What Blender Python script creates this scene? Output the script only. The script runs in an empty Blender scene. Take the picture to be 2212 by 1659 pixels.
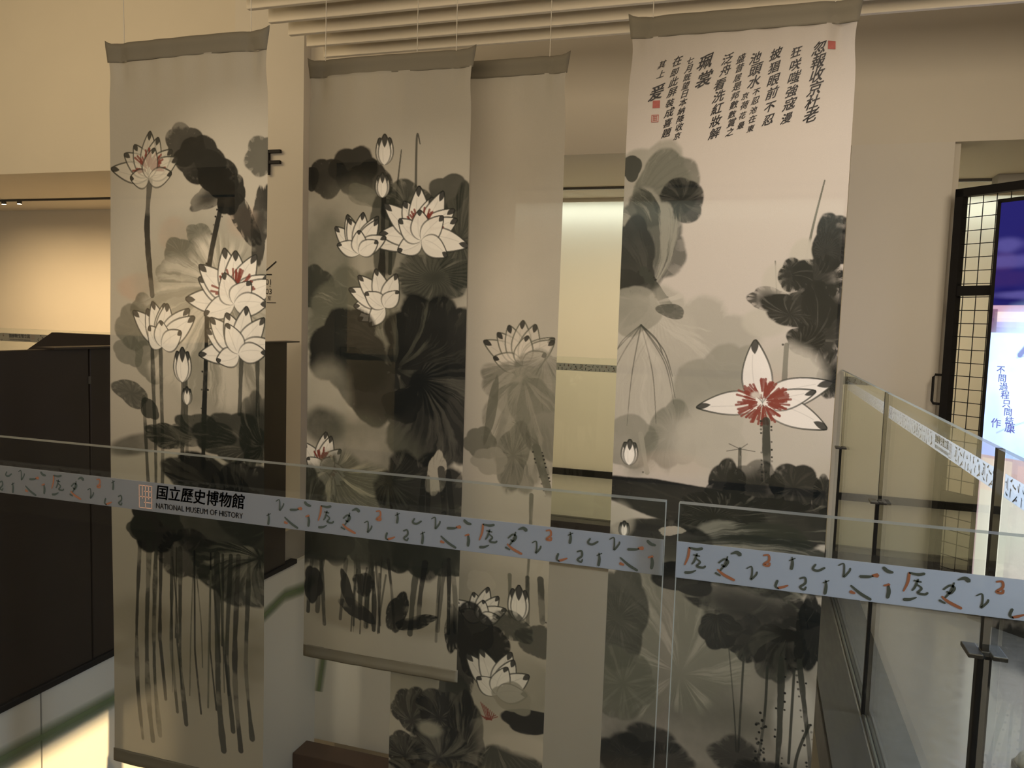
import bpy, bmesh, math, random
import numpy as np
from mathutils import Vector, Matrix

random.seed(7)
SC = bpy.context.scene
COL = SC.collection
S = 0.4            # metres per working unit (working units are measured from the eye point)
EYE = 1.328


def P(x, y, z):
    return Vector((x * S, y * S, EYE + z * S))


# ------------------------------------------------------------------ camera
IMW, IMH, FPX = 2212.0, 1659.0, 1688.28
cam_d = bpy.data.cameras.new('camera')
cam = bpy.data.objects.new('camera', cam_d)
COL.objects.link(cam)
cam_d.sensor_fit = 'HORIZONTAL'
cam_d.sensor_width = 36.0
cam_d.lens = 36.0 * FPX / IMW
cam_d.clip_start = 0.02
cam_d.clip_end = 100


def _d(px, py):
    return Vector((px - IMW / 2, -(py - IMH / 2), -FPX)).normalized()


_ax = -_d(-4300, 524)
_ay = _d(1640, 710)
_az = _ax.cross(_ay)
_ay = _az.cross(_ax)
cam.matrix_world = Matrix.Translation(P(0, 0, 0)) @ Matrix((_ax, _ay, _az)).to_4x4()
SC.camera = cam

# ------------------------------------------------------------------ view, world, lights
SC.view_settings.view_transform = 'Standard'
SC.view_settings.look = 'None'
SC.view_settings.exposure = 0.38
SC.view_settings.gamma = 1.0
SC.view_settings.use_curve_mapping = False
SC.cycles.use_denoising = True
SC.cycles.max_bounces = 8
SC.cycles.diffuse_bounces = 3
SC.cycles.glossy_bounces = 4
SC.cycles.transmission_bounces = 6
SC.cycles.transparent_max_bounces = 24
SC.cycles.sample_clamp_indirect = 6.0
SC.cycles.caustics_reflective = False
SC.cycles.caustics_refractive = False

world = bpy.data.worlds.new('world')
SC.world = world
world.use_nodes = True
_bg = world.node_tree.nodes['Background']
_bg.inputs[0].default_value = (1.0, 0.86, 0.66, 1)
_bg.inputs[1].default_value = 0.16


def aim(o, src, dst):
    o.location = P(*src)
    o.rotation_euler = (P(*dst) - P(*src)).to_track_quat('-Z', 'Y').to_euler()


def spot(name, src, dst, energy, color, angle, blend, radius=0.03):
    d = bpy.data.lights.new(name, 'SPOT')
    d.energy, d.color, d.spot_size, d.spot_blend, d.shadow_soft_size = energy, color, math.radians(angle), blend, radius
    o = bpy.data.objects.new(name, d)
    COL.objects.link(o)
    aim(o, src, dst)
    return o


def area(name, src, dst, energy, color, sx, sy, spread=180):
    d = bpy.data.lights.new(name, 'AREA')
    d.spread = math.radians(spread)
    d.shape, d.size, d.size_y, d.energy, d.color = 'RECTANGLE', sx * S, sy * S, energy, color
    o = bpy.data.objects.new(name, d)
    COL.objects.link(o)
    aim(o, src, dst)
    return o


WARM = (1.0, 0.70, 0.38)
SOFT = (1.0, 0.84, 0.64)
COOL = (0.88, 1.0, 0.93)
# ceiling spots of the landing, aimed at the hanging banners
spot('banner_spot', (-1.6, 0.8, 4.4), (-4.1, 5.2, 0.35), 170, SOFT, 23, 1.0)
spot('banner_spot', (-0.6, 1.2, 4.4), (-2.9, 6.06, 0.2), 100, SOFT, 23, 1.0)
spot('banner_spot', (1.9, 1.2, 4.4), (-0.1, 5.74, -0.3), 230, (1.0, 0.86, 0.74), 42, 1.0)
# added soft fill at eye level behind the viewer, reaching up to the baffles
area('landing_fill_light', (-1.5, -1.6, 1.3), (-1.2, 7.0, 1.6), 37, (1.0, .81, .58), 11, 2.4, 150)
# added warm fill for the header wall at the left
area('left_header_fill', (-11.5, 5.0, 5.4), (-11.5, 9.0, 2.5), 39, (1.0, .76, .44), 6, 3)
# added cool fill that brightens the glass strips from the right
area('strip_fill_light', (3.3, 3.7, 0.9), (0.9, 2.5, -0.7), 13, (.60, .75, 1.0), 1.2, 1.2, 130)
# added cool fill standing in for screen glow on the walkway
area('walkway_fill_light', (3.4, 6.6, 2.3), (2.2, 6.4, -3.3), 17, (.80, .89, 1.0), 1.2, 4.5, 105)
# added warm fill, brightens the right-hand pier
area('pier_fill_light', (2.9, 6.6, 2.4), (1.4, 11.0, -1.6), 3, (1.0, .86, .68), 1.2, 1.2, 120)
# warm light track over the far left corridor
area('corridor_track_light', (-13.5, 12.4, 2.2), (-13.5, 15.2, -2.2), 22, WARM, 9, 0.25, 110)
spot('corridor_spot', (-13.4, 13.6, 2.2), (-12.7, 15.2, -1.6), 60, WARM, 56, 0.9)
# neutral cove light along the top of the far corridor wall, added warm fill imitating floor bounce
area('cove_light', (-0.5, 14.86, 2.33), (-0.5, 15.2, 1.0), 9, COOL, 13, 0.12)
area('corridor_fill_light', (-0.5, 12.3, 2.3), (-0.5, 15.2, -2.6), 20, (1.0, .86, .58), 10, 0.5, 120)
# warm lamp under the right-hand walkway, shining across the lower storey
spot('lower_lamp', (2.6, 6.0, -3.55), (-6.7, 6.0, -5.2), 1000, WARM, 24, 0.5, 0.012)
spot('lower_back_lamp', (-3.0, 13.2, -7.0), (-6.0, 15.0, -8.2), 40, WARM, 120, 0.6, 0.05)

# ------------------------------------------------------------------ helpers
def tag(o, label=None, cat=None, group=None, kind=None):
    if label: o['label'] = label
    if cat: o['category'] = cat
    if group: o['group'] = group
    if kind: o['kind'] = kind
    return o


def link(name, me, mat=None, parent=None):
    o = bpy.data.objects.new(name, me)
    COL.objects.link(o)
    if mat is not None and not me.materials:
        me.materials.append(mat)
    if parent is not None:
        o.parent = parent
        o.matrix_parent_inverse = Matrix.Translation(-parent.location if parent.parent is None else Vector((0, 0, 0)))
    return o


def root(name, loc, label, cat, group=None):
    o = bpy.data.objects.new(name, None)
    COL.objects.link(o)
    o.location = loc
    o.empty_display_size = 0.1
    return tag(o, label, cat, group)


class MB:
    """collects boxes, prisms and tubes (working units) into ONE mesh object"""
    def __init__(self): self.v, self.f, self.m = [], [], []

    def add(self, vs, fs, mi=0):
        n = len(self.v)
        self.v += [tuple(v) for v in vs]
        self.f += [tuple(i + n for i in f) for f in fs]
        self.m += [mi] * len(fs)
        return self

    def box(self, x0, x1, y0, y1, z0, z1, mi=0):
        vs = [P(x, y, z) for z in (z0, z1) for y in (y0, y1) for x in (x0, x1)]
        return self.add(vs, [(0, 2, 3, 1), (4, 5, 7, 6), (0, 1, 5, 4), (2, 6, 7, 3), (0, 4, 6, 2), (1, 3, 7, 5)], mi)

    def bar(self, a, b, t, u=(0, 0, 1), w=None):
        a, b = P(*a), P(*b)
        d = (b - a).normalized()
        s = d.cross(Vector(u)).normalized() * t * S / 2
        k = s.cross(d).normalized() * (w or t) * S / 2
        vs = [p + i * s + j * k for p in (a, b) for i, j in ((-1, -1), (1, -1), (1, 1), (-1, 1))]
        return self.add(vs, [(0, 1, 2, 3), (7, 6, 5, 4), (0, 4, 5, 1), (1, 5, 6, 2), (2, 6, 7, 3), (3, 7, 4, 0)])

    def prism(self, pts, off):
        """pts: world-unit polygon, off: extrusion in working units"""
        n = len(pts)
        a = [P(*p) for p in pts]
        b = [p + Vector(off) * S for p in a]
        return self.add(a + b, [tuple(range(n))[::-1], tuple(range(n, 2 * n))] + [(i, (i + 1) % n, n + (i + 1) % n, n + i) for i in range(n)])

    def tube(self, pts, r, n=10, closed=False):
        ps = [P(*p) for p in pts]
        rings = []
        for i, p in enumerate(ps):
            d = (ps[min(i + 1, len(ps) - 1)] - ps[max(i - 1, 0)]).normalized()
            u = Vector((0, 0, 1)) if abs(d.z) < .9 else Vector((1, 0, 0))
            s = d.cross(u).normalized()
            k = s.cross(d)
            rings.append([p + (s * math.cos(2 * math.pi * j / n) + k * math.sin(2 * math.pi * j / n)) * r * S for j in range(n)])
        vs = [v for q in rings for v in q]
        fs = [(i * n + j, i * n + (j + 1) % n, (i + 1) * n + (j + 1) % n, (i + 1) * n + j) for i in range(len(ps) - 1) for j in range(n)]
        fs += [tuple(range(n))[::-1], tuple((len(ps) - 1) * n + j for j in range(n))]
        return self.add(vs, fs)

    def mesh(self, name, mats=()):
        me = bpy.data.meshes.new(name)
        me.from_pydata(self.v, [], self.f)
        for m in mats: me.materials.append(m)
        me.polygons.foreach_set('material_index', self.m)
        bm = bmesh.new()
        bm.from_mesh(me)
        bmesh.ops.recalc_face_normals(bm, faces=bm.faces)
        bm.to_mesh(me)
        bm.free()
        return me

    def build(self, name, mat, parent=None, bevel=0, smooth=False):
        mats = mat if isinstance(mat, (list, tuple)) else [mat]
        me = self.mesh(name, mats)
        if smooth:
            me.polygons.foreach_set('use_smooth', [True] * len(me.polygons))
        o = link(name, me, None, parent)
        if bevel:
            b = o.modifiers.new('bevel', 'BEVEL')
            b.width, b.segments, b.limit_method = bevel, 2, 'ANGLE'
        return o


def structure(name, mb, mat):
    return tag(mb.build(name, mat), kind='structure')


# ------------------------------------------------------------------ materials
def new_mat(name):
    m = bpy.data.materials.new(name)
    m.use_nodes = True
    nt = m.node_tree
    nt.nodes.clear()
    out = nt.nodes.new('ShaderNodeOutputMaterial')
    return m, nt, out


def principled(name, color, rough=0.6, metal=0.0, spec=0.5, noise=0.0, nscale=8.0, bump=0.0, bscale=60.0, rnoise=0.0, stretch=None, ior=None):
    m, nt, out = new_mat(name)
    b = nt.nodes.new('ShaderNodeBsdfPrincipled')
    b.inputs['Base Color'].default_value = (*color, 1)
    b.inputs['Roughness'].default_value = rough
    b.inputs['Metallic'].default_value = metal
    b.inputs['Specular IOR Level'].default_value = spec
    nt.links.new(b.outputs[0], out.inputs[0])
    tc = nt.nodes.new('ShaderNodeTexCoord')
    vec = tc.outputs['Object']
    if stretch:
        mp = nt.nodes.new('ShaderNodeMapping')
        mp.inputs['Scale'].default_value = stretch
        nt.links.new(vec, mp.inputs[0])
        vec = mp.outputs[0]
    if ior: b.inputs['IOR'].default_value = ior
    if noise or rnoise:
        n = nt.nodes.new('ShaderNodeTexNoise')
        n.inputs['Scale'].default_value = nscale
        n.inputs['Detail'].default_value = 6
        nt.links.new(vec, n.inputs['Vector'])
        if noise:
            r = nt.nodes.new('ShaderNodeMix')
            r.data_type = 'RGBA'
            r.inputs[6].default_value = (*[c * (1 - noise) for c in color], 1)
            r.inputs[7].default_value = (*[min(1, c * (1 + noise)) for c in color], 1)
            nt.links.new(n.outputs['Fac'], r.inputs[0])
            nt.links.new(r.outputs[2], b.inputs['Base Color'])
        if rnoise:
            mr = nt.nodes.new('ShaderNodeMapRange')
            mr.inputs['From Min'].default_value, mr.inputs['From Max'].default_value = .3, .7
            mr.inputs['To Min'].default_value, mr.inputs['To Max'].default_value = rough - rnoise, rough + rnoise
            nt.links.new(n.outputs['Fac'], mr.inputs['Value'])
            nt.links.new(mr.outputs[0], b.inputs['Roughness'])
    if bump:
        n2 = nt.nodes.new('ShaderNodeTexNoise')
        n2.inputs['Scale'].default_value = bscale
        nt.links.new(vec, n2.inputs['Vector'])
        bp = nt.nodes.new('ShaderNodeBump')
        bp.inputs['Strength'].default_value = bump
        bp.inputs['Distance'].default_value = 0.002
        nt.links.new(n2.outputs['Fac'], bp.inputs['Height'])
        nt.links.new(bp.outputs[0], b.inputs['Normal'])
    return m


def glass_mat(name, tint, gloss=1.0):
    """clear thick pane: transparent body with Fresnel reflections on either face"""
    m, nt, out = new_mat(name)
    N, L = nt.nodes.new, nt.links.new
    geo = N('ShaderNodeNewGeometry')
    mr = N('ShaderNodeMapRange')
    mr.inputs['To Min'].default_value, mr.inputs['To Max'].default_value = 1.5, 1 / 1.5
    L(geo.outputs['Backfacing'], mr.inputs['Value'])
    fr = N('ShaderNodeFresnel')
    L(mr.outputs[0], fr.inputs['IOR'])
    k = N('ShaderNodeMath')
    k.operation = 'MULTIPLY'
    k.inputs[1].default_value = gloss
    L(fr.outputs[0], k.inputs[0])
    t = N('ShaderNodeBsdfTransparent')
    t.inputs[0].default_value = (*tint, 1)
    g = N('ShaderNodeBsdfGlossy')
    g.inputs['Roughness'].default_value = 0.0
    mx = N('ShaderNodeMixShader')
    L(k.outputs[0], mx.inputs[0]); L(t.outputs[0], mx.inputs[1]); L(g.outputs[0], mx.inputs[2])
    L(mx.outputs[0], out.inputs[0])
    return m


def mix_mat(name, parts):
    """parts: list of (weight, node type, color, roughness)"""
    m, nt, out = new_mat(name)
    acc, wsum = None, 0
    for w, typ, col, rough in parts:
        n = nt.nodes.new(typ)
        n.inputs[0].default_value = (*col, 1)
        if rough is not None and 'Roughness' in n.inputs: n.inputs['Roughness'].default_value = rough
        wsum += w
        if acc is None: acc = n
        else:
            x = nt.nodes.new('ShaderNodeMixShader')
            x.inputs[0].default_value = w / wsum
            nt.links.new(acc.outputs[0], x.inputs[1]); nt.links.new(n.outputs[0], x.inputs[2])
            acc = x
    nt.links.new(acc.outputs[0], out.inputs[0])
    return m


def fabric_mat(name, attr=None, color=(.8, .75, .65), sheer=0.12, trans=0.35):
    """printed sheer polyester: diffuse + translucent + a little see-through weave"""
    m, nt, out = new_mat(name)
    N, L = nt.nodes.new, nt.links.new
    d, t, tr = N('ShaderNodeBsdfDiffuse'), N('ShaderNodeBsdfTranslucent'), N('ShaderNodeBsdfTransparent')
    tr.inputs[0].default_value = (1, 1, 1, 1)
    tc, w = N('ShaderNodeTexCoord'), N('ShaderNodeTexNoise')
    w.inputs['Scale'].default_value = 900
    L(tc.outputs['Object'], w.inputs['Vector'])
    mr = N('ShaderNodeMapRange')
    mr.inputs['To Min'].default_value, mr.inputs['To Max'].default_value = .9, 1.1
    L(w.outputs['Fac'], mr.inputs['Value'])
    mul = N('ShaderNodeMix')
    mul.data_type, mul.blend_type = 'RGBA', 'MULTIPLY'
    mul.inputs[0].default_value = 1
    if attr:
        a = N('ShaderNodeAttribute')
        a.attribute_name = attr
        L(a.outputs['Color'], mul.inputs[6])
    else:
        mul.inputs[6].default_value = (*color, 1)
    L(mr.outputs[0], mul.inputs[7])
    L(mul.outputs[2], d.inputs[0]); L(mul.outputs[2], t.inputs[0])
    a1, a2 = N('ShaderNodeMixShader'), N('ShaderNodeMixShader')
    a1.inputs[0].default_value, a2.inputs[0].default_value = trans, sheer
    L(d.outputs[0], a1.inputs[1]); L(t.outputs[0], a1.inputs[2])
    L(a1.outputs[0], a2.inputs[1]); L(tr.outputs[0], a2.inputs[2])
    L(a2.outputs[0], out.inputs[0])
    return m


def emit_mat(name, color=None, strength=1.0, attr=None):
    m, nt, out = new_mat(name)
    e = nt.nodes.new('ShaderNodeEmission')
    e.inputs[1].default_value = strength
    if attr:
        a = nt.nodes.new('ShaderNodeAttribute')
        a.attribute_name = attr
        nt.links.new(a.outputs['Color'], e.inputs[0])
    else:
        e.inputs[0].default_value = (*color, 1)
    nt.links.new(e.outputs[0], out.inputs[0])
    return m


M_WALL = principled('wall_paint', (.74, .68, .57), .75, noise=.03, nscale=3, bump=.12, bscale=220)
M_PIER = principled('pier_paint', (.74, .69, .60), .75, noise=.03, nscale=3, bump=.12, bscale=220)
M_WHITE = principled('white_paint', (.78, .75, .66), .7, noise=.03, nscale=2, bump=.08, bscale=200)
M_BAFFLE = principled('baffle_paint', (.80, .72, .57), .7, noise=.03, nscale=3)
M_BRONZE = principled('dark_bronze', (.030, .022, .016), .42, metal=.15, spec=.4, noise=.25, nscale=5, rnoise=.06)
M_BLACK = principled('black_metal', (.012, .011, .011), .5, metal=0, spec=.22, noise=.2, nscale=12)
M_STEEL = principled('dark_steel', (.085, .078, .070), .42, metal=.6, noise=.18, nscale=9, rnoise=.08, stretch=(8, 1, 1))
M_FLOOR = principled('polished_concrete', (.20, .20, .205), .17, spec=1.0, noise=.28, nscale=26, rnoise=.07, bump=.06, bscale=30, ior=1.9)
M_CFLOOR = principled('corridor_floor', (.32, .29, .24), .3, spec=.4, noise=.15, nscale=6)
M_LFLOOR = principled('lower_floor', (.30, .24, .17), .5, noise=.2, nscale=4)
M_GLASS = glass_mat('clear_glass', (.965, .985, .97))
M_EDGE = mix_mat('glass_edge', [(.45, 'ShaderNodeBsdfTransparent', (.70, .76, .72), None), (.34, 'ShaderNodeBsdfTranslucent', (.8, .88, .86), None),
                                (.14, 'ShaderNodeBsdfDiffuse', (.6, .66, .64), None), (.24, 'ShaderNodeBsdfGlossy', (.9, .95, .95), .25)])
M_FILM = mix_mat('frosted_film', [(.14, 'ShaderNodeBsdfTransparent', (1, 1, 1), None), (.66, 'ShaderNodeBsdfTranslucent', (.72, .73, .74), None),
                                  (.20, 'ShaderNodeBsdfDiffuse', (.14, .145, .15), None)])
M_FILM2 = mix_mat('white_film', [(.10, 'ShaderNodeBsdfTransparent', (1, 1, 1), None), (.78, 'ShaderNodeBsdfTranslucent', (.95, .96, .98), None),
                                (.12, 'ShaderNodeBsdfDiffuse', (.80, .81, .83), None)])
M_INKG = principled('ink_green', (.022, .038, .038), .6)
M_INKO = principled('ink_orange', (.17, .068, .036), .6)
M_GREYT = principled('grey_print', (.22, .20, .18), .6)
M_SEALF = principled('faint_seal_print', (.50, .33, .27), .6)
M_INK = principled('black_ink', (.016, .015, .015), .7)
M_SEAL = principled('red_seal', (.25, .06, .045), .7, noise=.35, nscale=60)
M_CORD = principled('nylon_cord', (.6, .55, .45), .5)

# ------------------------------------------------------------------ ink painting on colour attributes
_rs = np.random.RandomState(11)


def _fbm(n=512, octs=7):
    out, amp, tot = np.zeros((n, n)), 1.0, 0
    for o in range(octs):
        k = 4 * 2 ** o
        if k > n: break
        g = _rs.rand(k, k)
        idx = np.arange(n) * k / n
        i0 = idx.astype(int); fr = idx - i0
        fr = fr * fr * (3 - 2 * fr)
        i1 = (i0 + 1) % k
        a = g[i0][:, i0] * (1 - fr)[None, :] + g[i0][:, i1] * fr[None, :]
        b = g[i1][:, i0] * (1 - fr)[None, :] + g[i1][:, i1] * fr[None, :]
        out += amp * (a * (1 - fr)[:, None] + b * fr[:, None])
        tot += amp
        amp *= .55
    out /= tot
    return (out - out.mean()) / out.std()


FB = _fbm()


def nz(x, y, f, seed):
    """fractal noise (unit variance) at banner coordinates"""
    rr = random.Random(seed)
    ox, oy = rr.random() * 512, rr.random() * 512
    i = (np.mod(x * f * 128 + ox, 512)).astype(int) % 512
    j = (np.mod(y * f * 128 + oy, 512)).astype(int) % 512
    return FB[j, i]


def sst(a, b, x):
    t = np.clip((x - a) / (b - a), 0, 1)
    return t * t * (3 - 2 * t)


DARK = np.array((.008, .0105, .0115))
DEEP = np.array((.026, .031, .026))
MID = np.array((.110, .114, .088))
PALE = np.array((.30, .29, .235))
MIST = np.array((.46, .43, .36))
ROSE = np.array((.50, .32, .22))
RED = np.array((.22, .045, .034))


class Canvas:
    """banner picture; x runs 0..1 over the width, y downwards in banner widths"""
    def __init__(s, nx, aspect, paper):
        s.nx, s.ny, s.A = nx, int(round(nx * aspect)), aspect
        s.x, s.y = np.meshgrid((np.arange(s.nx)) / (s.nx - 1), np.arange(s.ny) / (s.ny - 1) * aspect)
        s.c = np.ones((s.ny, s.nx, 3)) * np.array(paper)
        s.c *= (1 + .015 * nz(s.x, s.y, .6, 1))[..., None]
        s.seed = 100

    def win(s, x0, x1, y0, y1):
        i0, i1 = max(0, int(x0 * s.nx) - 1), min(s.nx, int(x1 * s.nx) + 2)
        j0, j1 = max(0, int(y0 / s.A * s.ny) - 1), min(s.ny, int(y1 / s.A * s.ny) + 2)
        if i1 <= i0 or j1 <= j0: return None
        return slice(j0, j1), slice(i0, i1)

    def put(s, w, a, col):
        a = np.clip(a, 0, 1)[..., None]
        s.c[w] = s.c[w] * (1 - a) + np.asarray(col) * a

    def wash(s, cx, cy, rx, ry, col, op=.8, soft=.25, rot=0, rag=.25):
        s.seed += 1
        R = max(rx, ry) * 1.6
        w = s.win(cx - R, cx + R, cy - R, cy + R)
        if w is None: return
        x, y = s.x[w] - cx, s.y[w] - cy
        c, n = math.cos(rot), math.sin(rot)
        u, v = (x * c + y * n) / rx, (-x * n + y * c) / ry
        r = np.sqrt(u * u + v * v) + rag * .5 * nz(s.x[w], s.y[w], 1.6, s.seed)
        a = (1 - sst(1 - soft, 1 + soft, r)) * op * (1 + .18 * nz(s.x[w], s.y[w], 2.6, s.seed + 9))
        s.put(w, a, col)

    def leaf(s, cx, cy, rx, ry, rot=0, col=DARK, op=.96, lobes=7, streak=.0, vein=(0, 0), edge=.05, lobe=.14, dry=0.0, sc=PALE):
        """splashed ink lotus leaf: lobed rim, streaks running out from the vein point"""
        s.seed += 3
        R = max(rx, ry) * 1.45
        w = s.win(cx - R, cx + R, cy - R, cy + R)
        if w is None: return
        X, Y = s.x[w], s.y[w]
        x, y = X - cx, Y - cy
        c, n = math.cos(rot), math.sin(rot)
        u, v = (x * c + y * n) / rx, (-x * n + y * c) / ry
        th = np.arctan2(v, u)
        ph = s.seed * 1.7
        rim = 1 + lobe * (np.abs(np.sin(th * lobes / 2 + ph)) - .6) + .07 * np.sin(3 * th + ph * 2)
        r = np.sqrt(u * u + v * v) / rim + .04 * nz(X, Y, 2.2, s.seed) + .016 * nz(X, Y, 9, s.seed + 1)
        a = 1 - sst(1 - edge, 1 + edge, r)
        tone = nz(X, Y, 1.3, s.seed + 5)
        body = a * op * (1 - .10 * sst(.2, 1.8, tone))
        # bristle tracks near the rim, following the brush out from the centre
        br = nz(th * 1.6 + .2 * r, r * .5, 5, s.seed + 4)
        body *= 1 - (.35 + .65 * dry) * sst(.75 - .5 * dry, 1.6, br) * sst(.62, 1.0, r) * (.55 + .45 * sst(-.2, .6, tone))
        if dry:
            body *= 1 - dry * sst(.4, 1.2, nz(X, Y, 5.5, s.seed + 2)) * sst(.25, .95, r)
        s.put(w, body, col)
        # darker pooled ink and a lighter patch inside
        s.put(w, a * .30 * sst(.5, 1.7, nz(X, Y, 1.1, s.seed + 11)), np.asarray(col) * .55)
        if streak:
            uu, vv = u - vein[0], v - vein[1]
            r2 = np.sqrt(uu * uu + vv * vv)
            t2 = np.arctan2(vv, uu) + .10 * nz(X, Y, 1.4, s.seed + 12) + .35 * (r2 - .5) * np.sin(s.seed)
            f = nz(t2 * 1.9, r2 * .22, 2.4, s.seed + 7) + .55 * nz(t2 * 5, r2 * .4, 2.4, s.seed + 8)
            g = nz(t2 * 9, r2 * .6, 2.4, s.seed + 9)
            k = (sst(.35, 1.8, f) + .35 * sst(.5, 1.8, g + .5 * nz(X, Y, 3, s.seed + 13))) * sst(.02, .35, r2) * a * streak * (.6 + .4 * sst(-.6, .8, nz(X, Y, 2, s.seed + 10)))
            s.put(w, k, sc)

    def stroke(s, pts, wd, col=DEEP, op=.9, dry=.2, dots=False, w1=None):
        """brush line through pts, wd = half width at start, w1 at end"""
        s.seed += 1
        w1 = wd if w1 is None else w1
        q = np.array(pts, float)
        if len(q) > 2:
            t = np.linspace(0, len(q) - 1, 6 * len(q))
            i = np.clip(t.astype(int), 0, len(q) - 2); f = (t - i)[:, None]
            p0, p1, p2, p3 = q[np.clip(i - 1, 0, None)], q[i], q[i + 1], q[np.clip(i + 2, None, len(q) - 1)]
            q = .5 * (2 * p1 + (p2 - p0) * f + (2 * p0 - 5 * p1 + 4 * p2 - p3) * f ** 2 + (3 * p1 - p0 - 3 * p2 + p3) * f ** 3)
        pad = max(wd, w1) * 2.2 + .01
        w = s.win(q[:, 0].min() - pad, q[:, 0].max() + pad, q[:, 1].min() - pad, q[:, 1].max() + pad)
        if w is None: return
        X, Y = s.x[w], s.y[w]
        best = np.full(X.shape, 9.0)
        n = len(q) - 1
        for k in range(n):
            a, b = q[k], q[k + 1]
            d = b - a
            L2 = max(d @ d, 1e-9)
            t = np.clip(((X - a[0]) * d[0] + (Y - a[1]) * d[1]) / L2, 0, 1)
            ds = np.hypot(X - a[0] - t * d[0], Y - a[1] - t * d[1])
            hw = wd + (w1 - wd) * (k + t) / n
            best = np.minimum(best, ds / np.maximum(hw, 1e-4))
        px = 1.0 / s.nx / max(.5 * (wd + w1), 1e-4)
        a = 1 - sst(1 - .5 * px, 1 + .5 * px + .06, best + (.16 * nz(X, Y, 5, s.seed) if wd > .008 else 0))
        a = a * op * (1 - dry * sst(.1, 1.4, nz(X, Y, 6, s.seed + 1)))
        s.put(w, a, col)
        if dots:
            for k in range(int(n * 1.3)):
                b = q[random.randrange(len(q))]
                sx = random.choice((-1, 1)) * (wd + .006)
                s.wash(b[0] + sx, b[1], .005, .005, DARK, .8, .3)

    def petal(s, bx, by, ang, ln, wid, curl=0.0, fill=(.86, .83, .76), line=DEEP, tip=.78, lw=.0034, op=.92):
        """white petal from its base outward; ang in degrees, 0 = up, clockwise"""
        s.seed += 1
        a = math.radians(ang)
        dx, dy = math.sin(a), -math.cos(a)
        R = ln * 1.25
        w = s.win(bx - R, bx + R, by - R, by + R)
        if w is None: return
        X, Y = s.x[w] - bx, s.y[w] - by
        t = (X * dx + Y * dy) / ln
        n = (X * dy - Y * dx) * -1
        n = n - curl * ln * np.clip(t, 0, 1.1) ** 2
        tc = np.clip(t, 0, 1)
        hw = wid * (np.sin(np.pi * tc ** .85) ** .75) * (1 - .25 * tc) + .001
        px = 1.0 / s.nx
        inside = (t > 0) & (t < 1)
        d = np.abs(n) - hw
        f = (1 - sst(-px, px, d)) * inside
        s.put(w, f * op, fill)
        e = (1 - sst(lw, lw + px, np.abs(d))) * inside * (.55 + .4 * tc)
        s.put(w, e, line)
        k = (1 - sst(-px, px, np.abs(n) - hw * (t - tip) / (1 - tip) * 1.4)) * (t > tip) * (1 - sst(-px, px, d)) * (t < 1.01)
        s.put(w, k * .93, DARK)
        v = (1 - sst(.0012, .0012 + px, np.abs(n + .25 * hw))) * (t > .1) * (t < tip) * .18
        s.put(w, v, line)

    def blossom(s, cx, cy, r, tilt=0, spread=75, n=9, stamen=False, **kw):
        n = max(5, int(n * .8))
        """generic open lotus: back row, stamens, front row"""
        rr = random.Random(int(cx * 1000 + cy * 77))
        for k in range(n):
            u = k / (n - 1) * 2 - 1
            s.petal(cx, cy, tilt + u * spread + rr.uniform(-7, 7), r * rr.uniform(.85, 1.14), r * .27, rr.uniform(-.12, .12), **kw)
        if stamen:
            for k in range(46):
                b = math.radians(tilt + rr.uniform(-95, 95))
                q = r * rr.uniform(.22, .52)
                x0, y0 = cx + .35 * q * math.sin(b), cy - r * .12 - .35 * q * math.cos(b)
                s.stroke([(x0, y0), (cx + q * math.sin(b), cy - r * .12 - q * math.cos(b))], .0035, RED, .9, 0, w1=.006)
        m = max(3, n // 2)
        for k in range(m):
            u = k / (m - 1) * 2 - 1
            s.petal(cx, cy + r * .06, tilt + u * spread * 1.15 + rr.uniform(-6, 6), r * rr.uniform(.55, .74), r * .25, rr.uniform(-.2, .2) , **kw)

    def bud(s, cx, cy, h):
        for a, l in ((-12, .9), (12, .9), (0, 1)):
            s.petal(cx, cy, a, h * l, h * .24, 0, tip=.55)

    def reeds(s, n, x0, x1, y0, y1, seed, wmin=.006, wmax=.014, cols=(DEEP, DEEP, MID), jit=.35, lean=.03):
        rr = random.Random(seed)
        for k in range(n):
            x = rr.uniform(x0, x1)
            a, b = y0 + rr.uniform(0, .12), y1 - rr.uniform(0, jit)
            q = rr.uniform(-lean, lean)
            s.stroke([(x - q, a), (x, (a + b) / 2), (x + q * rr.uniform(.2, 1), b)], rr.uniform(wmin, wmax), cols[k % len(cols)], rr.uniform(.6, .92), .35)


PAPER = (.48, .45, .38)


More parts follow.
